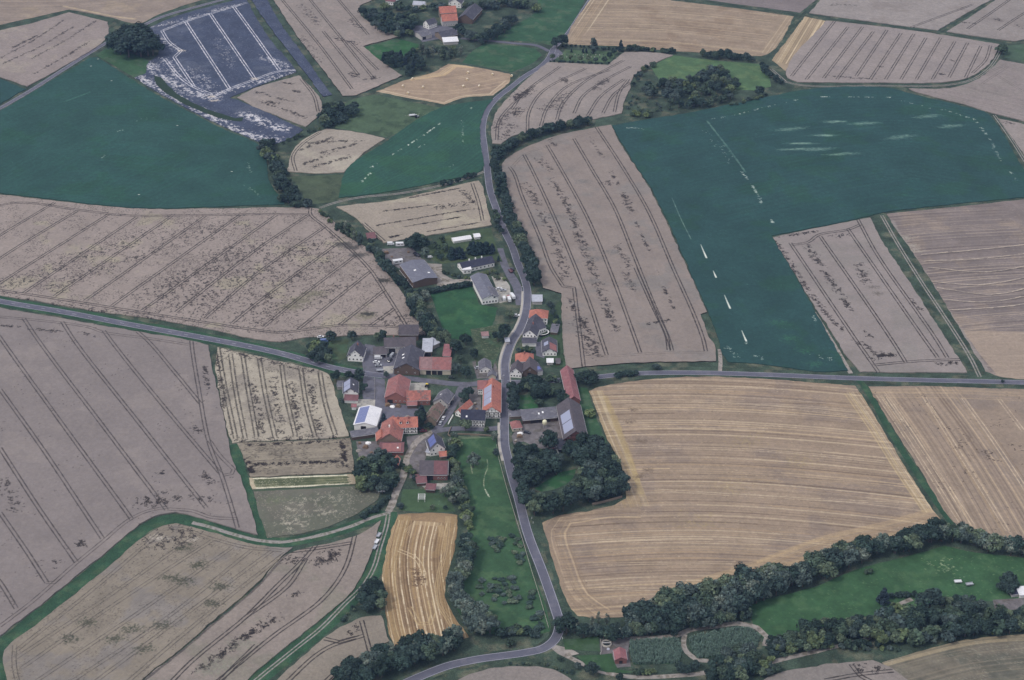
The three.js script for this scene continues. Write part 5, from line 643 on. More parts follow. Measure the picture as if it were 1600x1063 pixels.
// one by one: kind, pixel of the foot, height, label
const single = (list) => { for (const [k, px, py, h, l, w] of list) plant(k, [px, py], h, l, null, w); };
wood('180,80 195,68 215,66 234,76 242,88 225,92 200,90 185,86', 16, [14, 19], 'dark', 'big clump by the northwest road', 'big tree clump', 1.15);
belt('416,228 420,245 430,262 436,285 446,300 456,318 472,323', 34, 4.5, [5, 8], 'thicket bush dark', 'creek thicket beside the rounded wheat plot', 'creek thicket', 1.1);
wood('502,192 512,172 530,168 552,172 556,182 540,190 525,198 508,202', 20, [5, 8], 'dark tree thicket', 'clump above the rounded wheat plot', 'clump above the wheat plot', 1.1);
belt('505,204 490,206 470,214 440,226', 8, 2, [2, 3], 'bush', 'low row below the blue crop', 'low creek row');
wood('564,24 585,22 600,32 640,30 655,34 650,44 640,58 622,62 600,56 580,42', 30, [6, 10], 'tree dark bush', 'grove west of the hill farm', 'hill farm grove');
wood('590,94 612,88 640,90 660,100 664,112 640,121 615,112', 26, [5, 8], 'dark con dark', 'dark grove above the bale stubble', 'dark grove');
belt('655,86 680,92 700,92 722,86', 14, 3, [7, 12], 'sparse tall', 'thin row in front of the hill farm', 'thin farm row');
belt('640,80 660,82 690,80 715,76', 9, 2.5, [2.5, 4], 'bush', 'low bushes below the hill farm sheds', 'farm bushes');
belt('720,52 735,64 750,70 765,60 785,50 798,38', 22, 4, [6, 9], 'dark tree', 'row east of the hill farm', 'row east of hill farm');
belt('735,12 760,14 790,12 815,12 834,18', 22, 5, [5, 8], 'tree dark bush', 'hilltop grove behind the farm', 'hilltop grove');
belt('600,14 640,18 680,16 700,22', 9, 4, [5, 8], 'tree bush', 'garden of the hilltop houses', 'hilltop gardens');
single([['dark', 870, 76, 11, 'tree standing on the corner of the hill road junction'], ['dark', 879, 73, 12, 'larger tree beside the stubble at the hill junction'], ['tall', 927, 84, 15, 'tallest slender tree inside the hedged cemetery', 1.2], ['con', 970, 80, 11, 'pointed conifer at the corner of the cemetery'], ['dark', 1187, 150, 9, 'lone tree at the corner of the copse meadow'], ['bush', 1564, 84, 9, 'lone dark bush beside the eastern lane', 1.2], ['con', 893, 82, 4, 'smallest conifer in the cemetery lawn'], ['con', 911, 83, 4.6, 'middle conifer in the cemetery lawn'], ['con', 916, 83, 5, 'conifer next to the tall cemetery tree']]);
for (const [x, y] of [[863, 95], [877, 96], [892, 96], [906, 97], [919, 97], [931, 99], [944, 99], [952, 92], [960, 86]]) plant('tree', [x, y], rr(5.5, 7), 'round tree in the row edging the cemetery above the wheat', 'cemetery tree row', 0.85);
belt('858,98 900,99 930,101 951,101', 16, 0.8, [1.8, 2.4], 'hedge', 'clipped lower cemetery hedge', 'lower cemetery hedge', 0.8);
belt('880,74 905,74 935,77 965,78', 14, 0.8, [2, 2.8], 'hedge', 'clipped upper cemetery hedge', 'upper cemetery hedge');
belt('972,80 985,78 1010,80 1035,83 1050,84', 14, 2, [3.5, 5], 'thicket bush', 'field hedge right of the cemetery', 'field hedge');
belt('1094,87 1115,90 1140,91 1160,95 1178,97', 16, 3, [5, 7.5], 'dark tree', 'hedge trees below the northern stubble', 'northern hedge trees');
belt('1188,104 1195,114 1206,124 1222,132', 10, 2, [4, 6], 'thicket dark', 'bushes on the track bend', 'track bend bushes');
wood('1075,172 1045,176 1040,168 1065,150 1012,156 1005,148 1015,135 1045,132 1092,122 1105,112 1130,113 1148,128 1158,145 1150,155 1110,166', 66, [5, 8], 'tree dark tree bush', 'copse in the light green meadow', 'copse');
belt('985,178 1005,184 1015,180', 9, 3, [2.5, 4], 'bush lime', 'scrub at the corner of the copse', 'copse scrub');
belt('990,135 1000,118 1020,104', 8, 2, [3, 5], 'bush dark', 'scrub edging the light green meadow', 'meadow edge scrub'); wood('980,175 985,145 1010,160 1040,165 1030,178', 20, [1.2, 2.6], 'scrub', 'low weeds beside the copse', 'copse weeds');
belt('1145,166 1165,160 1178,157 1200,150', 10, 1.5, [2, 3.5], 'bush', 'low row below the copse', 'low copse row');
belt('785,245 795,232 815,222 840,213 860,207 880,203 905,198 925,194', 32, 2.6, [5, 8], 'dark thicket tree', 'hedge belt above the long wheat field', 'hedge belt');
belt('772,240 775,262 780,290 788,318 797,345', 26, 2, [5, 8], 'dark thicket dark', 'upper roadside row by the wheat', 'upper roadside row');
belt('797,348 806,366 815,388 824,410 832,430 838,446', 18, 2, [8, 10.5], 'dark tree', 'big roadside row above the houses', 'big roadside row');
belt('742,276 735,278 715,284 690,291', 8, 1, [2, 4.5], 'thicket', 'bushes below the road bend crop', 'bend bushes'); belt('770,330 775,345 783,370', 5, 1, [3, 5], 'bush dark', 'bushes beside the upper road', 'upper road bushes');
belt('500,330 515,345 530,360', 7, 2, [2, 4], 'bush', 'bushes between two wheat fields', 'wheat gap bushes');
belt('535,365 545,372 555,378 565,385', 8, 2, [8, 12], 'sparse tall tall', 'birches beside the red brown hut', 'birch group');
belt('578,392 588,400 600,418 612,432 622,445 636,452', 24, 2, [4, 6.5], 'dark thicket tree', 'row by the wide hall', 'row by the hall');
belt('640,470 648,480 655,495 664,508 676,525 690,535', 24, 3.2, [6, 9.5], 'tree dark tree', 'row between wheat and paddock', 'row by the paddock');
single([['willow', 652, 478, 9, 'pale grey willow at the upper corner of the paddock', 1.3], ['willow', 665, 470, 8, 'second pale willow beside the clipped hall hedge', 1.2], ['willow', 664, 402, 8, 'silvery tree at the edge of the machine yard'], ['dark', 581, 384, 6, 'dark tree beside the red brown hut', 1.1]]);
belt('638,392 646,384 656,382 664,388', 8, 2, [6, 8.5], 'tree dark', 'trees above the machine yard', 'machine yard trees');
belt('702,402 710,404 722,403', 9, 1.6, [7, 8.5], 'con', 'dark block left of the orchard', 'left orchard block', 1.25); belt('735,396 745,397 756,396 767,394', 13, 1.8, [7, 9], 'con', 'dark row beside the white greenhouse', 'greenhouse row', 1.25);
belt('650,461 670,459 686,456 700,453 718,450 735,446', 24, 0.5, [3, 3.8], 'hedge', 'clipped tall hedge above the paddock', 'clipped hedge');
wood('676,385 690,375 700,390 695,410 680,405', 9, [2.5, 4.5], 'bush tree', 'orchard shrubs by the bungalow', 'orchard shrubs'); belt('693,425 710,433 725,436 745,434 770,425 785,440', 22, 1.5, [1.5, 2.8], 'bush lime', 'low planting round the bungalow', 'bungalow planting');
single([['con', 779, 409, 5, 'small conifer at the end of the bungalow'], ['tree', 775, 438, 4.5, 'little tree before the bungalow drive'], ['tree', 811, 355, 5, 'single roadside tree on the wheat side, lower trunk']]);
wood('480,562 484,545 497,540 512,545 520,560 512,570 495,568', 13, [4, 7], 'tree bush dark', 'garden trees beside the west road', 'west road garden');
single([['dark', 517, 534, 8, 'dark tree on the wheat edge left of the white gabled house'], ['dark', 550, 532, 7, 'dark tree behind the white gabled house'], ['dark', 600, 533, 8, 'dark tree behind the brown garage'], ['tree', 590, 533, 6, 'smaller tree behind the brown garage'], ['dark', 525, 596, 8, 'round tree below the west road verge'], ['dark', 546, 594, 6.5, 'bushy tree between the road and the panelled house'], ['dark', 562, 596, 8.5, 'tall tree beside the paved yard entrance'], ['tree', 569, 612, 6, 'tree right of the panelled white house'], ['tree', 534, 630, 3.5, 'small tree on the field edge below the panelled house'], ['tree', 604, 590, 4, 'small tree at the corner of the large red barn'], ['tree', 713, 584, 8, 'tree right of the red tiled barn'], ['tree', 728, 590, 8, 'round tree beside the village street'], ['dark', 728, 540, 9, 'dark tree at the lower corner of the paddock'], ['dark', 712, 552, 9, 'large tree behind the red tiled barn'], ['tree', 700, 540, 7, 'tree behind the pale metal shed'], ['dark', 741, 560, 7, 'tree above the small grey cottage'], ['tree', 720, 568, 6, 'tree between the cottage and the red tiled barn'], ['dark', 788, 528, 10, 'big tree on the inside of the road bend'], ['dark', 778, 535, 8, 'tree in the kitchen gardens by the bend'], ['tree', 797, 498, 6, 'tree below the red and white trucks'], ['tree', 731, 622, 8, 'upper tree in the courtyard of the big farmhouse'], ['tree', 724, 630, 7.5, 'lower tree in the courtyard of the big farmhouse'], ['con', 659, 652, 9, 'dark conifer left of the mossy brown barn', 1.3], ['dark', 656, 662, 9, 'dark tree right of the dormer house', 1], ['con', 600, 665, 9, 'conifer in the grey yard above the dormer house'], ['dark', 671, 671, 5, 'ivy covered tree at the mossy barn gable'], ['tree', 727, 674, 8, 'round tree in front of the dark blue roofed house'], ['bush', 760, 676, 4, 'clipped bush on the lane above the pasture'], ['willow', 739, 731, 10, 'single grey green tree in the pasture', 1.1], ['willow', 772, 690, 7, 'small grey tree at the pasture gate'], ['bush', 775, 712, 4.5, 'shrub on the pasture edge by the main road'], ['dark', 858, 702, 12, 'large spreading tree in the eastern farmyard', 1.15], ['dark', 918, 600, 8, 'very large round tree beside the east road', 1.7], ['dark', 903, 594, 5.5, 'smaller tree next to the large round roadside tree', 1.3], ['bush', 1027, 577, 3.6, 'lone shrub on the verge above the east road', 1.6], ['lime', 922, 650, 5, 'yellow green bush behind the huge brown barn', 1.2], ['dark', 1567, 599, 2.4, 'small round bush beside the east road']]);
belt('963,590 975,588 985,587 993,586', 10, 0.6, [2.6, 3.4], 'hedge', 'dense clipped hedge along the east road', 'east road hedge', 1.2);
wood('812,612 835,602 850,608 858,620 848,632 838,640 828,618', 15, [5, 8], 'dark tree', 'trees round the small junction lawn', 'junction lawn trees'); belt('800,612 803,628 801,645', 7, 1, [6, 8], 'dark', 'roadside row by the junction lawn', 'junction roadside trees');
belt('858,615 872,622 882,632', 7, 3, [4, 6], 'bush dark', 'shrubs before the huge brown barn', 'barn shrubs'); belt('812,550 820,548 832,552', 6, 1, [2.4, 3.6], 'bush', 'garden between the eastern houses', 'eastern garden shrubs'); belt('862,480 868,500 872,515', 7, 2, [2.5, 4.5], 'bush dark', 'shrubs behind the orange hipped house', 'hipped house shrubs'); belt('845,598 860,596 880,600 892,590', 10, 2, [2, 4], 'bush', 'scrub along the east road junction', 'junction scrub');
wood('558,768 556,735 575,722 595,716 612,728 622,745 618,765 600,774', 24, [5, 8], 'dark tree bush', 'garden thicket left of the gravel lane', 'gravel lane thicket'); belt('565,812 580,802 595,790 604,780', 12, 1.2, [2.4, 3.6], 'thicket', 'hedge along the bend of the gravel lane', 'lane bend hedge'); belt('632,735 645,742 650,752', 6, 1.5, [2.5, 4], 'bush', 'shrubs beside the brick barn', 'brick barn shrubs'); single([['tree', 676, 797, 3.5, 'tiny fruit tree in the garden below the brick barn'], ['tree', 696, 797, 3.2, 'little fruit tree at the hedgerow end of the garden'], ['bush', 626, 795, 4, 'round bush at the junction of the gravel lanes']]);
belt('708,690 706,715 712,745 722,768 727,800 732,830', 28, 1.8, [3.5, 6.5], 'tree bush willow lime', 'upper hedgerow beside the pasture', 'upper pasture hedgerow'); wood('694,775 712,760 722,770 718,790 700,788', 8, [5, 7], 'tree willow', 'trees below the brick barn', 'trees below brick barn');
belt('728,850 732,875 728,895 716,915 712,930 722,948', 22, 2.8, [6.5, 9], 'willow tree', 'middle hedgerow by the golden stubble', 'middle pasture hedgerow'); wood('716,950 735,950 760,965 775,985 755,998 735,990', 13, [8, 10.5], 'willow willow tree', 'grey willows at the foot of the pasture', 'foot of pasture willows');
belt('782,992 800,990 820,991 836,994', 12, 1.6, [3, 4.5], 'thicket bush', 'bushes at the lower end of the pasture', 'pasture end bushes'); wood('765,840 788,842 785,862 770,862', 9, [1, 1.6], 'scrub', 'low scrub in the middle of the pasture', 'middle pasture scrub', 2.4); wood('745,905 800,905 812,940 785,945 750,930', 22, [0.9, 1.7], 'scrub', 'low scrub in the lower pasture', 'lower pasture scrub', 2.4); wood('795,830 815,850 825,885 808,880', 9, [0.9, 1.5], 'scrub', 'low scrub by the pasture fence', 'fence scrub', 2.4); wood('830,920 845,960 855,985 840,985 825,950', 10, [0.9, 1.6], 'scrub', 'low scrub in the pasture corner', 'corner scrub', 2.4);
wood('804,718 822,710 848,714 866,722 876,738 866,748 846,754 828,766 811,760', 27, [6, 8.6], 'dark tree dark', 'farm wood left of the clearing', 'left farm wood'); wood('813,772 828,784 842,796 838,808 826,807 817,790', 9, [7, 9.5], 'tree dark', 'farm wood on the main road', 'roadside farm wood'); wood('890,712 915,702 938,705 958,730 976,772 965,782 930,788 895,799 852,808 862,797 888,788 912,764 904,740', 42, [7, 10.5], 'dark tree dark', 'farm wood below the huge brown barn', 'right farm wood');
belt('868,985 885,990 910,994 940,996 965,998 1000,995 1040,990 1075,984 1110,978 1145,970 1168,965', 44, 2.4, [5, 7.5], 'tree tree willow tall dark', 'lower edge of the southern belt', 'southern belt lower edge');
single([['dark', 885, 990, 11, 'large dark tree on the bend of the main road', 1.25], ['sparse', 935, 975, 8, 'thin bare tree at the left end of the southern belt'], ['sparse', 948, 980, 9, 'second thin bare tree at the end of the southern belt'], ['sparse', 925, 980, 7, 'third thin bare tree near the road bend']]);
wood('975,985 985,965 1030,955 1080,940 1130,928 1175,915 1185,950 1150,962 1090,975 1030,985', 46, [9, 13], 'tree dark tree willow', 'tall southern belt above the plant', 'tall southern belt', 0.95);
wood('1170,945 1172,918 1240,898 1310,872 1370,858 1395,862 1340,885 1275,912 1210,935', 40, [8, 11.5], 'tree willow tree dark', 'tree belt above the valley meadow', 'valley belt'); belt('1395,866 1420,855 1440,846 1465,840', 16, 3.5, [8, 11], 'dark tree', 'dark bend of the valley tree belt', 'valley belt bend'); belt('1465,845 1495,842 1520,850 1545,860 1575,866 1605,868 1630,872', 24, 3.5, [7.5, 11], 'tree willow tree', 'eastern end of the valley tree belt', 'valley belt east');
wood('1215,1018 1232,995 1262,985 1300,978 1330,985 1350,1000 1300,1008 1255,1022', 22, [5, 8], 'dark tree bush', 'brush above the southern gravel path', 'brush above the path'); wood('1330,980 1370,970 1400,965 1430,962 1440,985 1410,1005 1375,1012 1350,1000', 26, [5, 8.5], 'tree dark bush tree', 'woodland left of the round chestnut', 'left southeastern wood'); wood('1435,970 1480,958 1530,965 1580,968 1620,965 1620,992 1560,992 1500,998 1450,1010 1420,1008', 44, [5, 8.5], 'tree dark bush dark', 'woodland right of the round chestnut', 'right southeastern wood'); belt('1205,1035 1240,1012 1300,1014 1340,1016 1400,1018', 14, 2, [2, 3.4], 'bush scrub lime', 'low edge of the southeastern wood', 'low southeastern bushes'); belt('1325,1015 1350,1010 1375,1012', 8, 2, [3, 4.5], 'bush dark', 'bushes at the gravel path end', 'path end bushes');
single([['dark', 1452, 954, 13.5, 'huge round chestnut on the edge of the valley meadow', 1.25], ['con', 1380, 942, 10, 'lone conifer on the edge of the valley meadow', 1.3], ['bush', 1357, 896, 3, 'lone low bush in the valley meadow', 1.4], ['lime', 1551, 992, 3, 'yellow shrub at the edge of the dry meadow'], ['lime', 1590, 988, 3.4, 'yellow green shrub above the dry meadow', 1.1], ['willow', 1458, 1006, 4.5, 'pale yellow bush at the tip of the dry meadow', 1.2], ['bush', 1402, 1018, 2.6, 'last small bush left of the dry meadow']]);
belt('1395,936 1410,934 1425,930', 6, 1, [2.4, 3.6], 'thicket', 'bushes between conifer and chestnut', 'conifer bushes'); wood('1556,918 1575,910 1588,920 1575,930', 8, [5, 7.5], 'dark', 'clump on the valley meadow by the huts', 'hut clump'); wood('1478,945 1510,942 1535,950 1525,960 1490,958', 12, [4, 6], 'tree dark', 'trees right of the round chestnut', 'chestnut neighbours');
wood('1100,1066 1106,1050 1128,1036 1150,1026 1178,1028 1190,1042 1178,1056 1150,1072', 20, [5.5, 8.5], 'tree dark tree', 'trees below the eastern reed bed', 'reed bed trees'); belt('1062,1048 1070,1052 1080,1046', 5, 1.5, [4, 5.5], 'dark', 'bushes between reed beds and path', 'reed bed bushes'); belt('990,1053 1005,1055 1020,1053', 5, 1, [2.4, 3.4], 'bush', 'bushes below the first reed bed', 'bank bushes'); single([['dark', 925, 1054, 7, 'round tree beside the lower gravel path', 1.1], ['tree', 902, 1046, 4, 'small tree beside the plant drive'], ['dark', 968, 1064, 4.5, 'bush at the bottom of the gravel path'], ['bush', 875, 1033, 3, 'shrub on the bank of the road bend'], ['bush', 797, 1010, 4, 'shrub inside the road bend']]);
wood('1185,1050 1200,1040 1215,1050 1190,1064', 6, [3, 5], 'bush tree', 'bushes at the southern field corner', 'field corner bushes'); belt('800,1040 840,1038 870,1046 895,1056', 14, 1.2, [1, 2], 'scrub', 'rough bank below the road bend', 'bend bank scrub');
wood('528,1066 555,1048 585,1034 600,1026 640,1018 690,1008 716,998 722,1012 690,1026 640,1042 600,1058 570,1075', 40, [7, 10], 'dark tree dark willow', 'roadside wood at the southern edge', 'southern roadside wood'); wood('562,945 572,925 588,915 598,935 596,955 575,960', 12, [5, 7.5], 'dark tree', 'clump between track and golden stubble', 'track clump'); belt('535,972 545,960 558,950', 5, 1.2, [1.4, 2.4], 'scrub', 'low scrub beside the rutted track', 'track scrub');
wood('1195,1010 1215,1000 1225,1015 1205,1030', 9, [2.5, 5], 'bush dark', 'bushes at the end of the service path', 'service path bushes');
// ---------------------------------------------------------------- vehicles, bales and small things
const paintM = (c) => new THREE.MeshPhysicalMaterial({ color: lin(c), roughness: 0.35, clearcoat: 0.6 }), tyreM = S({ color: lin([34, 34, 36]) });
const CAR = { white: paintM([226, 228, 232]), dark: paintM([42, 44, 54]), blue: paintM([96, 120, 176]), red: paintM([150, 44, 44]), silver: paintM([170, 174, 182]), yellow: paintM([226, 196, 40]), green: paintM([52, 66, 58]), maroon: paintM([92, 40, 48]) };
const wheelG = new THREE.CylinderGeometry(0.33, 0.33, 0.22, 12); wheelG.rotateX(Math.PI / 2);
function extr(pts, w) { const g = new THREE.ExtrudeGeometry(new THREE.Shape(pts.map(([x, y]) => new THREE.Vector2(x, y))), { depth: w - 0.16, bevelEnabled: true, bevelSize: 0.08, bevelThickness: 0.08, bevelSegments: 2 }); g.translate(0, 0, -(w - 0.16) / 2); return g; }
const carBody = extr([[-2.1, 0.35], [2.1, 0.35], [2.15, 0.75], [1.1, 0.95], [-1.95, 0.98], [-2.15, 0.8]], 1.75), carCabin = extr([[-1.75, 0.98], [-1.35, 1.45], [0.35, 1.45], [1.0, 0.97]], 1.5), vanBody = extr([[-2.4, 0.35], [2.4, 0.35], [2.45, 1.0], [1.75, 1.2], [1.3, 2.1], [-2.4, 2.15]], 1.95), vanGlass = boxAt(1.58, 1.62, 0, 0.5, 0.6, 1.7);
function vehicle(kind, [px, py], turn, paint, label, s = 1, alt = 'white') {
  const g = new THREE.Group(); g.name = numbered(kind); const p = G(px, py); g.position.set(p.x, 0.17, p.z); g.rotation.y = turn; g.scale.setScalar(s); scene.add(g); tag(g, label, { car: 'car', van: 'van', truck: 'truck', trailer: 'trailer', tractor: 'tractor', container: 'container', caravan: 'caravan' }[kind]);
  const wheels = (xs, z, k = 1) => { for (const x of xs) for (const q of [-z, z]) { const w = mesh('wheel', wheelG, tyreM, g); w.position.set(x, 0.33 * k, q); w.scale.setScalar(k); } }, m = CAR[paint];
  if (kind === 'car') { mesh('body', carBody, m, g); const c = mesh('cabin', carCabin, glassM, g); mesh('car_roof', boxAt(-0.5, 1.55, 0, 1.7, 0.06, 1.35), m, c); wheels([-1.35, 1.35], 0.8); }
  else if (kind === 'van') { mesh('body', vanBody, m, g); mesh('windscreen', vanGlass, glassM, g); wheels([-1.5, 1.55], 0.88); }
  else if (kind === 'truck') { mesh('cab', extr([[2.2, 0.5], [3.9, 0.5], [4, 1.6], [3.7, 2.6], [2.2, 2.6]], 2.2), m, g); mesh('windscreen', boxAt(3.95, 2, 0, 0.2, 0.7, 1.9), glassM, g); mesh('load_box', boxAt(-0.9, 1.9, 0, 5.8, 2.2, 2.3), CAR[alt], g); mesh('chassis', boxAt(0, 0.7, 0, 7, 0.25, 1.2), tyreM, g); wheels([-2.8, -1.6, 3], 0.95, 1.35); }
  else if (kind === 'trailer') { mesh('deck', boxAt(0, 0.85, 0, 4.6, 0.2, 2.1), m, g); mesh('side_board', mergeGeometries([boxAt(0, 1.2, 1.02, 4.6, 0.5, 0.08), boxAt(0, 1.2, -1.02, 4.6, 0.5, 0.08), boxAt(-2.27, 1.2, 0, 0.08, 0.5, 1.94)]), m, g); mesh('drawbar', boxAt(3, 0.6, 0, 1.5, 0.12, 0.14), tyreM, g); wheels([-0.7, 0.4], 0.95, 1.1); }
  else if (kind === 'tractor') { mesh('bonnet', extr([[0, 0.8], [1.9, 0.8], [1.85, 1.5], [0, 1.6]], 0.9), m, g); mesh('cab', extr([[-1.2, 1], [0.2, 1], [0, 2.6], [-1.1, 2.6]], 1.4), glassM, g); mesh('cab_roof', boxAt(-0.55, 2.72, 0, 1.5, 0.14, 1.5), m, g); wheels([-0.9], 0.95, 2.4); wheels([1.5], 0.8, 1.4); }
  else { mesh('body', boxAt(0, 1.5, 0, 6, 2.3, 2.3), m, g); mesh('window', mergeGeometries([boxAt(-1, 1.8, 1.17, 1.6, 0.6, 0.06), boxAt(1.4, 1.8, 1.17, 1, 0.6, 0.06)]), glassM, g); wheels([-0.6, 0.6], 1.0); }
  return g;
}
vehicle('van', z1(635, 462), 0.05, 'white', 'white van parked before the brown garage'); vehicle('car', z1(618, 500), 0.1, 'white', 'upper white car in the paved farmyard'); vehicle('car', z1(636, 528), 0.15, 'silver', 'silver car next to the white farmyard car'); vehicle('trailer', z1(648, 575), 0.1, 'silver', 'grey flat trailer at the edge of the farmyard'); vehicle('car', z1(738, 482), 1.2, 'dark', 'dark car standing in the middle of the farmyard'); vehicle('caravan', z1(757, 440), 1.2, 'silver', 'silver caravan behind the dark farmyard car', 0.7);
vehicle('van', z1(152, 312), 0.2, 'blue', 'pale blue van among the west road gardens'); vehicle('car', z1(120, 275), 0.2, 'white', 'white car on the wheat edge of the west gardens'); vehicle('car', z1(1214, 1000), 1.3, 'white', 'white car parked on the village lane'); vehicle('car', z1(1288, 860), 1.3, 'dark', 'dark car on the lane beside the grey slated house'); vehicle('car', z3(1190, 358), 1.4, 'silver', 'silver car below the white car on the lane'); vehicle('car', z3(1036, 430), 0.15, 'maroon', 'dark red car beside the dormer house'); vehicle('car', z3(1004, 408), 0.1, 'dark', 'dark car behind the dark red one'); vehicle('tractor', z1(1070, 712), 1.3, 'yellow', 'yellow loader in the concrete courtyard', 0.9); vehicle('car', z1(1290, 636), -0.05, 'green', 'dark green car on the street by the red tiled barn'); vehicle('car', z2(268, 550), 0.4, 'silver', 'silver car before the small grey cottage'); vehicle('car', z4(706, 442), -0.4, 'dark', 'dark car in the eastern farmyard'); vehicle('trailer', z4(930, 588), 0.15, 'maroon', 'dark trailer below the spreading farmyard tree'); vehicle('car', z4(985, 582), 0.6, 'white', 'white car at the foot of the brown barn');
vehicle('truck', z5(1376, 775), 1.9, 'white', 'white truck beside the forecourt', 0.9); vehicle('truck', z5(1345, 800), 1.75, 'red', 'red and white truck beside the long hall', 0.9); vehicle('van', z5(1300, 790), 1.7, 'white', 'white van between the hall and the trucks'); vehicle('car', z5(1290, 715), 0.2, 'silver', 'silver car beside the long pale hall'); vehicle('car', z5(1255, 700), 0.4, 'white', 'white car beside the long pale hall'); vehicle('car', z5(1375, 525), 2, 'dark', 'dark car on the roadside forecourt'); vehicle('trailer', z5(1360, 545), 2, 'maroon', 'flat trailer on the roadside forecourt'); vehicle('caravan', z5(372, 312), 0.05, 'white', 'long white caravan above the machine yard', 1.05); vehicle('van', z5(288, 302), 0.1, 'white', 'white van left of the long caravan'); vehicle('caravan', z5(352, 470), 0.3, 'white', 'white site cabin beside the wide hall', 1.2); vehicle('trailer', z5(520, 400), -0.8, 'dark', 'dark trailer in the machine yard', 1.2); vehicle('van', z5(640, 418), 0.3, 'white', 'small white van at the back of the wide hall', 0.7); vehicle('car', z5(1412, 940), 0.1, 'white', 'white car in the roadside garden');
vehicle('trailer', [644, 182], 0.2, 'white', 'white trailer in the rough pasture', 1.1); vehicle('tractor', [651, 184], 0.4, 'silver', 'grey tractor hitched beside the white pasture trailer'); vehicle('trailer', [592, 838], 1.25, 'silver', 'upper parked trailer on the green strip', 0.9); vehicle('trailer', [589, 848], 1.25, 'white', 'middle parked trailer on the green strip', 0.9); vehicle('trailer', [586, 857], 1.25, 'silver', 'lower parked trailer on the green strip', 0.9); vehicle('van', [596, 769], 0.1, 'white', 'white van beside the garden thicket', 0.8); vehicle('trailer', [1497, 911], 0.1, 'white', 'white trailer on the valley meadow', 0.9); vehicle('trailer', [1515, 915], 0.2, 'silver', 'grey trailer near the meadow clump', 0.9);

// round bales on the stubble
const baleM = S({ map: mottle([232, 222, 202], 0.08, 3, 128, 0.12, [214, 202, 178]) }), baleEndM = S({ map: mottle([206, 188, 154], 0.16, 2, 128, 0.25) });
for (const [x, y] of [[978, 499], [918, 544], [1043, 551], [948, 588], [1323, 459], [1476, 471], [1318, 502], [1296, 545], [1395, 544], [1596, 480]]) {
  const g = new THREE.Group(), p = G(400 + x / 3.995, y / 3.995); g.name = numbered('hay_bale'); g.position.set(p.x, 0.15, p.z); g.rotation.y = rr(-0.6, 0.6); g.scale.setScalar(1.15); scene.add(g); tag(g, 'round straw bale lying on the stubble below the hill farm', 'bale', 'round bales on the stubble');
  const c = new THREE.CylinderGeometry(0.85, 0.85, 1.3, 22, 1, true); c.rotateX(Math.PI / 2); c.translate(0, 0.83, 0); mesh('straw_wrap', c, baleM, g);
  for (const q of [-1, 1]) { const e = new THREE.CylinderGeometry(0.82, 0.85, 0.08, 22); e.rotateX(q * Math.PI / 2); e.translate(0, 0.83, q * 0.68); mesh('bale_end', e, baleEndM, g); }
}
// treatment plant: round basin, reed beds, lamp post
{ const p = G(948, 1007), g = new THREE.Group(); g.name = 'round_basin'; g.position.set(p.x, 0, p.z); scene.add(g); tag(g, 'round concrete basin with dark water at the treatment plant', 'basin');
  mesh('rim', new THREE.LatheGeometry([[2.1, 0.05], [2.1, 0.9], [2.7, 0.9], [2.7, 0]].map(([x, y]) => new THREE.Vector2(x, y)), 40), M.paving, g); const w = new THREE.CylinderGeometry(2.1, 2.1, 0.05, 40); w.translate(0, 0.35, 0); mesh('water', w, S({ color: lin([52, 58, 60]), roughness: 0.15 }), g); mesh('bridge', boxAt(0, 1, 0, 4.4, 0.12, 0.6), gutterM, g); const b = new THREE.CylinderGeometry(0.8, 0.8, 0.5, 20); b.translate(0.6, 0.25, 4.2); const lid = mesh(numbered('manhole_cover'), b, M.linePaint, scene); lid.position.copy(g.position); tag(lid, 'white round manhole cover beside the concrete basin', 'cover'); }
const reedG = (() => { const gs = []; for (let i = 0; i < 7; i++) { const a = rnd() * 6.28, q = new THREE.PlaneGeometry(0.28, rr(1.1, 1.9), 1, 2); q.translate(0, 0.8, 0); q.rotateX(rr(-0.5, 0.5)); q.rotateY(a); q.translate(gauss() * 0.3, 0, gauss() * 0.3); gs.push(q); } return mergeGeometries(gs); })(), reedM = S({ color: lin([122, 146, 134]) });
for (const [s, n, label] of [['985,1003 1055,999 1062,1006 1065,1020 1061,1037 990,1039 984,1020', 1500, 'square bed of grey green reeds beside the plant shed'], ['1078,998 1140,983 1172,983 1187,996 1184,1011 1122,1027 1090,1029 1078,1014', 1700, 'oval bed of grey green reeds beyond the first bed']]) {
  const poly = V(s), xs = poly.map((p) => p[0]), zs = poly.map((p) => p[1]), im = new THREE.InstancedMesh(reedG, reedM, n), m = new THREE.Matrix4(); let k = 0; structure('reed_bed_soil', slab(outline(poly, 3, 0.3), 0, 0.12), M.trackGrass, 'wet ground under the reeds');
  while (k < n) { const p = [rr(Math.min(...xs), Math.max(...xs)), rr(Math.min(...zs), Math.max(...zs))]; if (!inside(p, poly)) continue; const sc = rr(0.7, 1.3); m.makeRotationY(rnd() * 6.28).scale(v3(sc, sc, sc)).setPosition(p[0], 0.1, p[1]); im.setMatrixAt(k, m); im.setColorAt(k, new THREE.Color().setScalar(rr(0.7, 1.3))); k++; }
  im.name = numbered('reeds'); im.userData = { kind: 'stuff', label, category: 'reeds' }; im.castShadow = im.receiveShadow = true; scene.add(im);
}
function lampPost([px, py], h, label) { const g = new THREE.Group(), p = G(px, py); g.name = numbered('lamp_post'); g.position.set(p.x, 0, p.z); scene.add(g); tag(g, label, 'lamp post'); const c = new THREE.CylinderGeometry(0.07, 0.11, h, 8); c.translate(0, h / 2, 0); mesh('post', c, gutterM, g); mesh('lamp_head', boxAt(0.4, h, 0, 1, 0.14, 0.3), gutterM, g); }
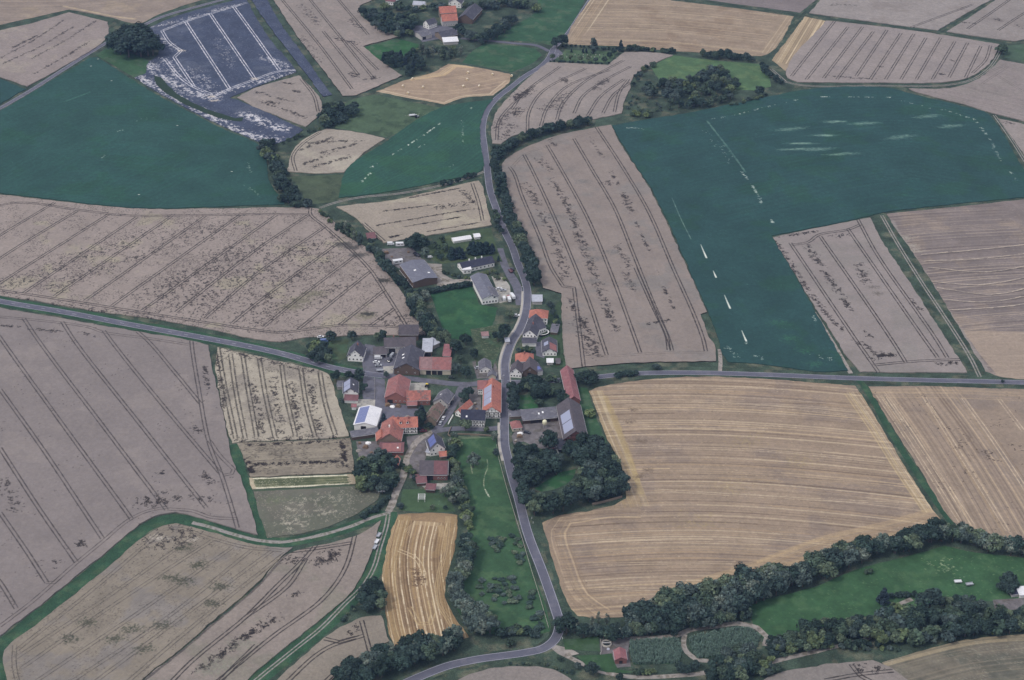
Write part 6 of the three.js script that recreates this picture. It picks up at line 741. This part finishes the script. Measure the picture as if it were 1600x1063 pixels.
lampPost([1089, 982], 6, 'pale lamp post beside the service path'); lampPost([815, 462], 7, 'pale lamp post by the forecourt'); lampPost([786, 601], 7, 'pale lamp post at the crossroads'); lampPost([796, 662], 7, 'pale lamp post beside the small grey shed');
for (const [x, y, l] of [[831, 811, 'upper white roadside post below the farm wood'], [833, 818, 'lower white roadside post below the farm wood'], [956, 999, 'white post behind the round basin'], [938, 1023, 'white gate post of the treatment plant'], [879, 999, 'white post at the plant entrance']]) { const p = G(x, y), c = new THREE.CylinderGeometry(0.09, 0.11, 1.3, 8); c.translate(0, 0.65, 0); const m = mesh(numbered('marker_post'), c, frameM, scene); m.position.set(p.x, 0, p.z); tag(m, l, 'post'); }
// silo and white dome in the eastern farmyard
{ const p = G(851, 668), g = new THREE.Group(); g.name = 'feed_silo'; g.position.set(p.x, 0, p.z); scene.add(g); tag(g, 'cream feed silo on legs in the eastern farmyard', 'silo'); mesh('tank', new THREE.LatheGeometry([[0.15, 1.2], [1.4, 2.8], [1.4, 4.6], [0.9, 5.2], [0.02, 5.4]].map(([x, y]) => new THREE.Vector2(x, y)), 24), S({ color: lin([232, 230, 196]), roughness: 0.5 }), g); for (let i = 0; i < 4; i++) { const a = i * Math.PI / 2 + 0.7; mesh('leg', boxAt(Math.cos(a) * 1.2, 1.6, Math.sin(a) * 1.2, 0.14, 3.2, 0.14), gutterM, g); } }
{ const p = G(...z4(950, 300)), s = new THREE.SphereGeometry(1.6, 20, 10, 0, 6.2832, 0, 1.5708); const m = mesh('white_tank', s, S({ color: lin([228, 228, 224]), roughness: 0.6 }), scene); m.position.set(p.x, 0, p.z); tag(m, 'white domed tank behind the open fronted shed', 'tank'); }
// curved white terrace wall at the dark roofed house
{ const pts = []; const c = G(...z2(830, 235)), l = []; for (let i = 0; i <= 14; i++) { const a = -2.6 + i / 14 * 4.4; l.push([c.x + Math.cos(a) * 5.2, c.z + Math.sin(a) * 4.2]); } const m = mesh('terrace_wall', ribbon(l, 0.5, 1.4, 0, 0), frameM, scene); tag(m, 'curved white terrace wall beside the dark roofed eastern house', 'wall'); }
// white pergola frame in the garden
{ const p = G(...z3(1022, 1035)), g = new THREE.Group(); g.name = 'pergola'; g.position.set(p.x, 0, p.z); scene.add(g); tag(g, 'white frame pergola in the garden below the brick barn', 'pergola'); for (const x of [-1.9, 1.9]) for (const z of [-2.4, 0, 2.4]) mesh('post', boxAt(x, 1.1, z, 0.18, 2.2, 0.18), frameM, g); for (const z of [-2.4, -1.2, 0, 1.2, 2.4]) mesh('beam', boxAt(0, 2.28, z, 4.2, 0.16, 0.2), frameM, g); for (const x of [-1.9, 1.9]) mesh('rail', boxAt(x, 2.44, 0, 0.18, 0.16, 5.2), frameM, g); }
// pale rail fence between pasture and main road
function fence(s, label, h = 1.1, step = 4, mat = M.paving) { const l = outline(V(s), step, 0, false), g = new THREE.Group(); g.name = numbered('rail_fence'); g.position.set(l[0][0], 0, l[0][1]); scene.add(g); tag(g, label, 'fence'); l.forEach(([x, z], i) => { const q = mesh('post', unitBox, mat, g); q.position.set(x - l[0][0], h / 2, z - l[0][1]); q.scale.set(0.16, h, 0.16); if (i) for (const y of [0.5, 0.95]) { const [a, b] = l[i - 1], L2 = Math.hypot(x - a, z - b), r = mesh('rail', unitBox, mat, g); r.position.set((x + a) / 2 - l[0][0], y * h, (z + b) / 2 - l[0][1]); r.rotation.y = Math.atan2(-(z - b), x - a); r.scale.set(L2, 0.14, 0.08); } }); }
fence('776,697 778,712 783,732 792,765 804,805 815,840 828,885 842,930 855,975 857,982', 'pale rail fence between the pasture and the main road');
fence('585,592 586,608 585,624', 'pale fence along the grey yard entrance', 1, 3); fence('879,462 879,500 880,540 885,575', 'pale fence between the eastern gardens and the wheat', 1, 4); fence('938,1002 940,1014 939,1024', 'fence at the treatment plant gate', 1.4, 3); fence('648,415 655,420 664,440', 'low fence beside the machine yard', 1, 3);
// garden walls
function wallRun(s, h, w, mat, label) { const m = mesh(numbered('garden_wall'), ribbon(outline(V(s), 3, 0, false), w, h, 0, 0), mat, scene); tag(m, label, 'wall'); }
wallRun('705,668 700,680 704,683', 0.9, 0.4, Wm.stone, 'stone wall at the corner of the pasture'); wallRun('704,679 740,680 772,682', 0.8, 0.4, Wm.stone, 'low stone wall along the top of the pasture'); wallRun('925,790 950,784 972,778', 1.4, 0.5, Wm.stone, 'pale stone wall at the lower corner of the farm wood'); wallRun('870,703 876,722', 1.3, 0.4, Wm.white, 'white wall below the eastern farmyard'); wallRun('645,451 624,424', 1.0, 0.4, Wm.pale, 'pale retaining wall along the wide hall'); wallRun('700,665 704,657 708,650', 1, 0.4, Wm.white, 'white wall along the village lane');
// clutter in the farmyards: log piles, pallets, silage wheels
const logEnd = new THREE.CylinderGeometry(0.22, 0.22, 2.2, 8); logEnd.rotateX(Math.PI / 2); const logM = S({ color: lin([134, 112, 92]) });
for (const [px, py, l] of [[606, 634, 'log pile before the large red barn'], [622, 636, 'second log pile beside the rubble of the grey yard'], [571, 700, 'log pile in the cluttered farmyard corner'], [812, 683, 'log pile beside the tiny red cottage'], [668, 765, 'log pile on the brick barn apron'], [604, 396, 'log pile in the muddy machine yard']]) { const p = G(px, py), gr = new THREE.Group(); gr.name = numbered('log_pile'); gr.position.set(p.x, 0.1, p.z); gr.rotation.y = rr(-0.6, 0.6); scene.add(gr); tag(gr, l, 'log pile'); for (let r = 0; r < 4; r++) for (let i = 0; i < 8 - r; i++) mesh('log', logEnd, logM, gr).position.set((i - (7 - r) / 2) * 0.44, 0.22 + r * 0.38, 0); }
for (const [px, py, n, l] of [[640, 662, 3, 'pallet stack in the grey yard above the dormer house'], [562, 694, 4, 'tall pallet stack below the long narrow shed'], [580, 708, 2, 'low pallet stack in the cluttered farmyard corner'], [806, 690, 3, 'pallet stack under the farm wood edge'], [638, 395, 4, 'pallet stack beside the dark yard trailer'], [612, 402, 2, 'low pallet stack in the machine yard'], [690, 770, 2, 'pallet stack on the brick barn apron'], [745, 640, 2, 'pallet stack in the big farmhouse courtyard'], [742, 632, 3, 'taller pallet stack in the big farmhouse courtyard']]) { const p = G(px, py), gr = new THREE.Group(); gr.name = numbered('pallet_stack'); gr.position.set(p.x, 0.1, p.z); gr.rotation.y = rr(0, 1.5); scene.add(gr); tag(gr, l, 'pallets'); for (let k = 0; k < n; k++) { for (let i = 0; i < 5; i++) mesh('board', unitBox, k % 2 ? logM : M.paving, gr).scale.set(0.22, 0.05, 1.4), gr.children.at(-1).position.set(-0.7 + i * 0.35, 0.28 + k * 0.3, 0); for (const z of [-0.6, 0, 0.6]) { const b = mesh('bearer', unitBox, logM, gr); b.scale.set(1.6, 0.2, 0.14); b.position.set(0, 0.13 + k * 0.3, z); } } }
for (const [px, py, l] of [[575, 693, 'white tarpaulin heap below the long narrow shed'], [560, 705, 'grey rubble heap at the field edge of the farmyard corner'], [637, 652, 'pale rubble heap above the dormer house'], [613, 636, 'white tarpaulin heap before the large red barn'], [813, 678, 'white tarpaulin heap beside the tiny red cottage'], [598, 398, 'pale rubble heap at the rim of the machine yard'], [868, 716, 'sand heap below the spreading farmyard tree']]) { const p = G(px, py), s = new THREE.IcosahedronGeometry(1.5, 2), q = s.attributes.position; for (let i = 0; i < q.count; i++) { const k = 0.75 + 0.5 * look(NC, q.getX(i) * 60 + px, q.getZ(i) * 60 + q.getY(i) * 40 + py); q.setXYZ(i, q.getX(i) * k * 1.2, Math.max(-0.2, q.getY(i) * k * 0.55), q.getZ(i) * k); } s.computeVertexNormals(); const m = mesh(numbered(l.includes('tarp') ? 'tarpaulin_heap' : 'rubble_heap'), s, l.includes('tarp') ? frameM : M.gravel, scene); m.position.set(p.x, 0.15, p.z); tag(m, l, 'heap'); }
// gravestones
const stoneG = (() => { const s = new THREE.Shape(); s.moveTo(-0.4, 0); s.lineTo(0.4, 0); s.lineTo(0.4, 0.8); s.quadraticCurveTo(0, 1.25, -0.4, 0.8); const g = new THREE.ExtrudeGeometry(s, { depth: 0.18, bevelEnabled: false }); return g; })();
for (let i = 0; i < 26; i++) { const p = G(866 + (i % 13) * 6.4 + rr(-1, 1), 86 + (i / 13 | 0) * 4 + rr(-0.6, 0.6)), m = mesh(numbered('gravestone'), stoneG, i % 3 ? Wm.pale : Wm.dark, scene); m.position.set(p.x, 0, p.z); m.rotation.y = rr(-0.2, 0.2); tag(m, i % 3 ? 'pale gravestone on the cemetery lawn' : 'dark gravestone on the cemetery lawn', 'gravestone', i % 3 ? 'pale gravestones' : 'dark gravestones'); }
renderer.render(scene, camera);
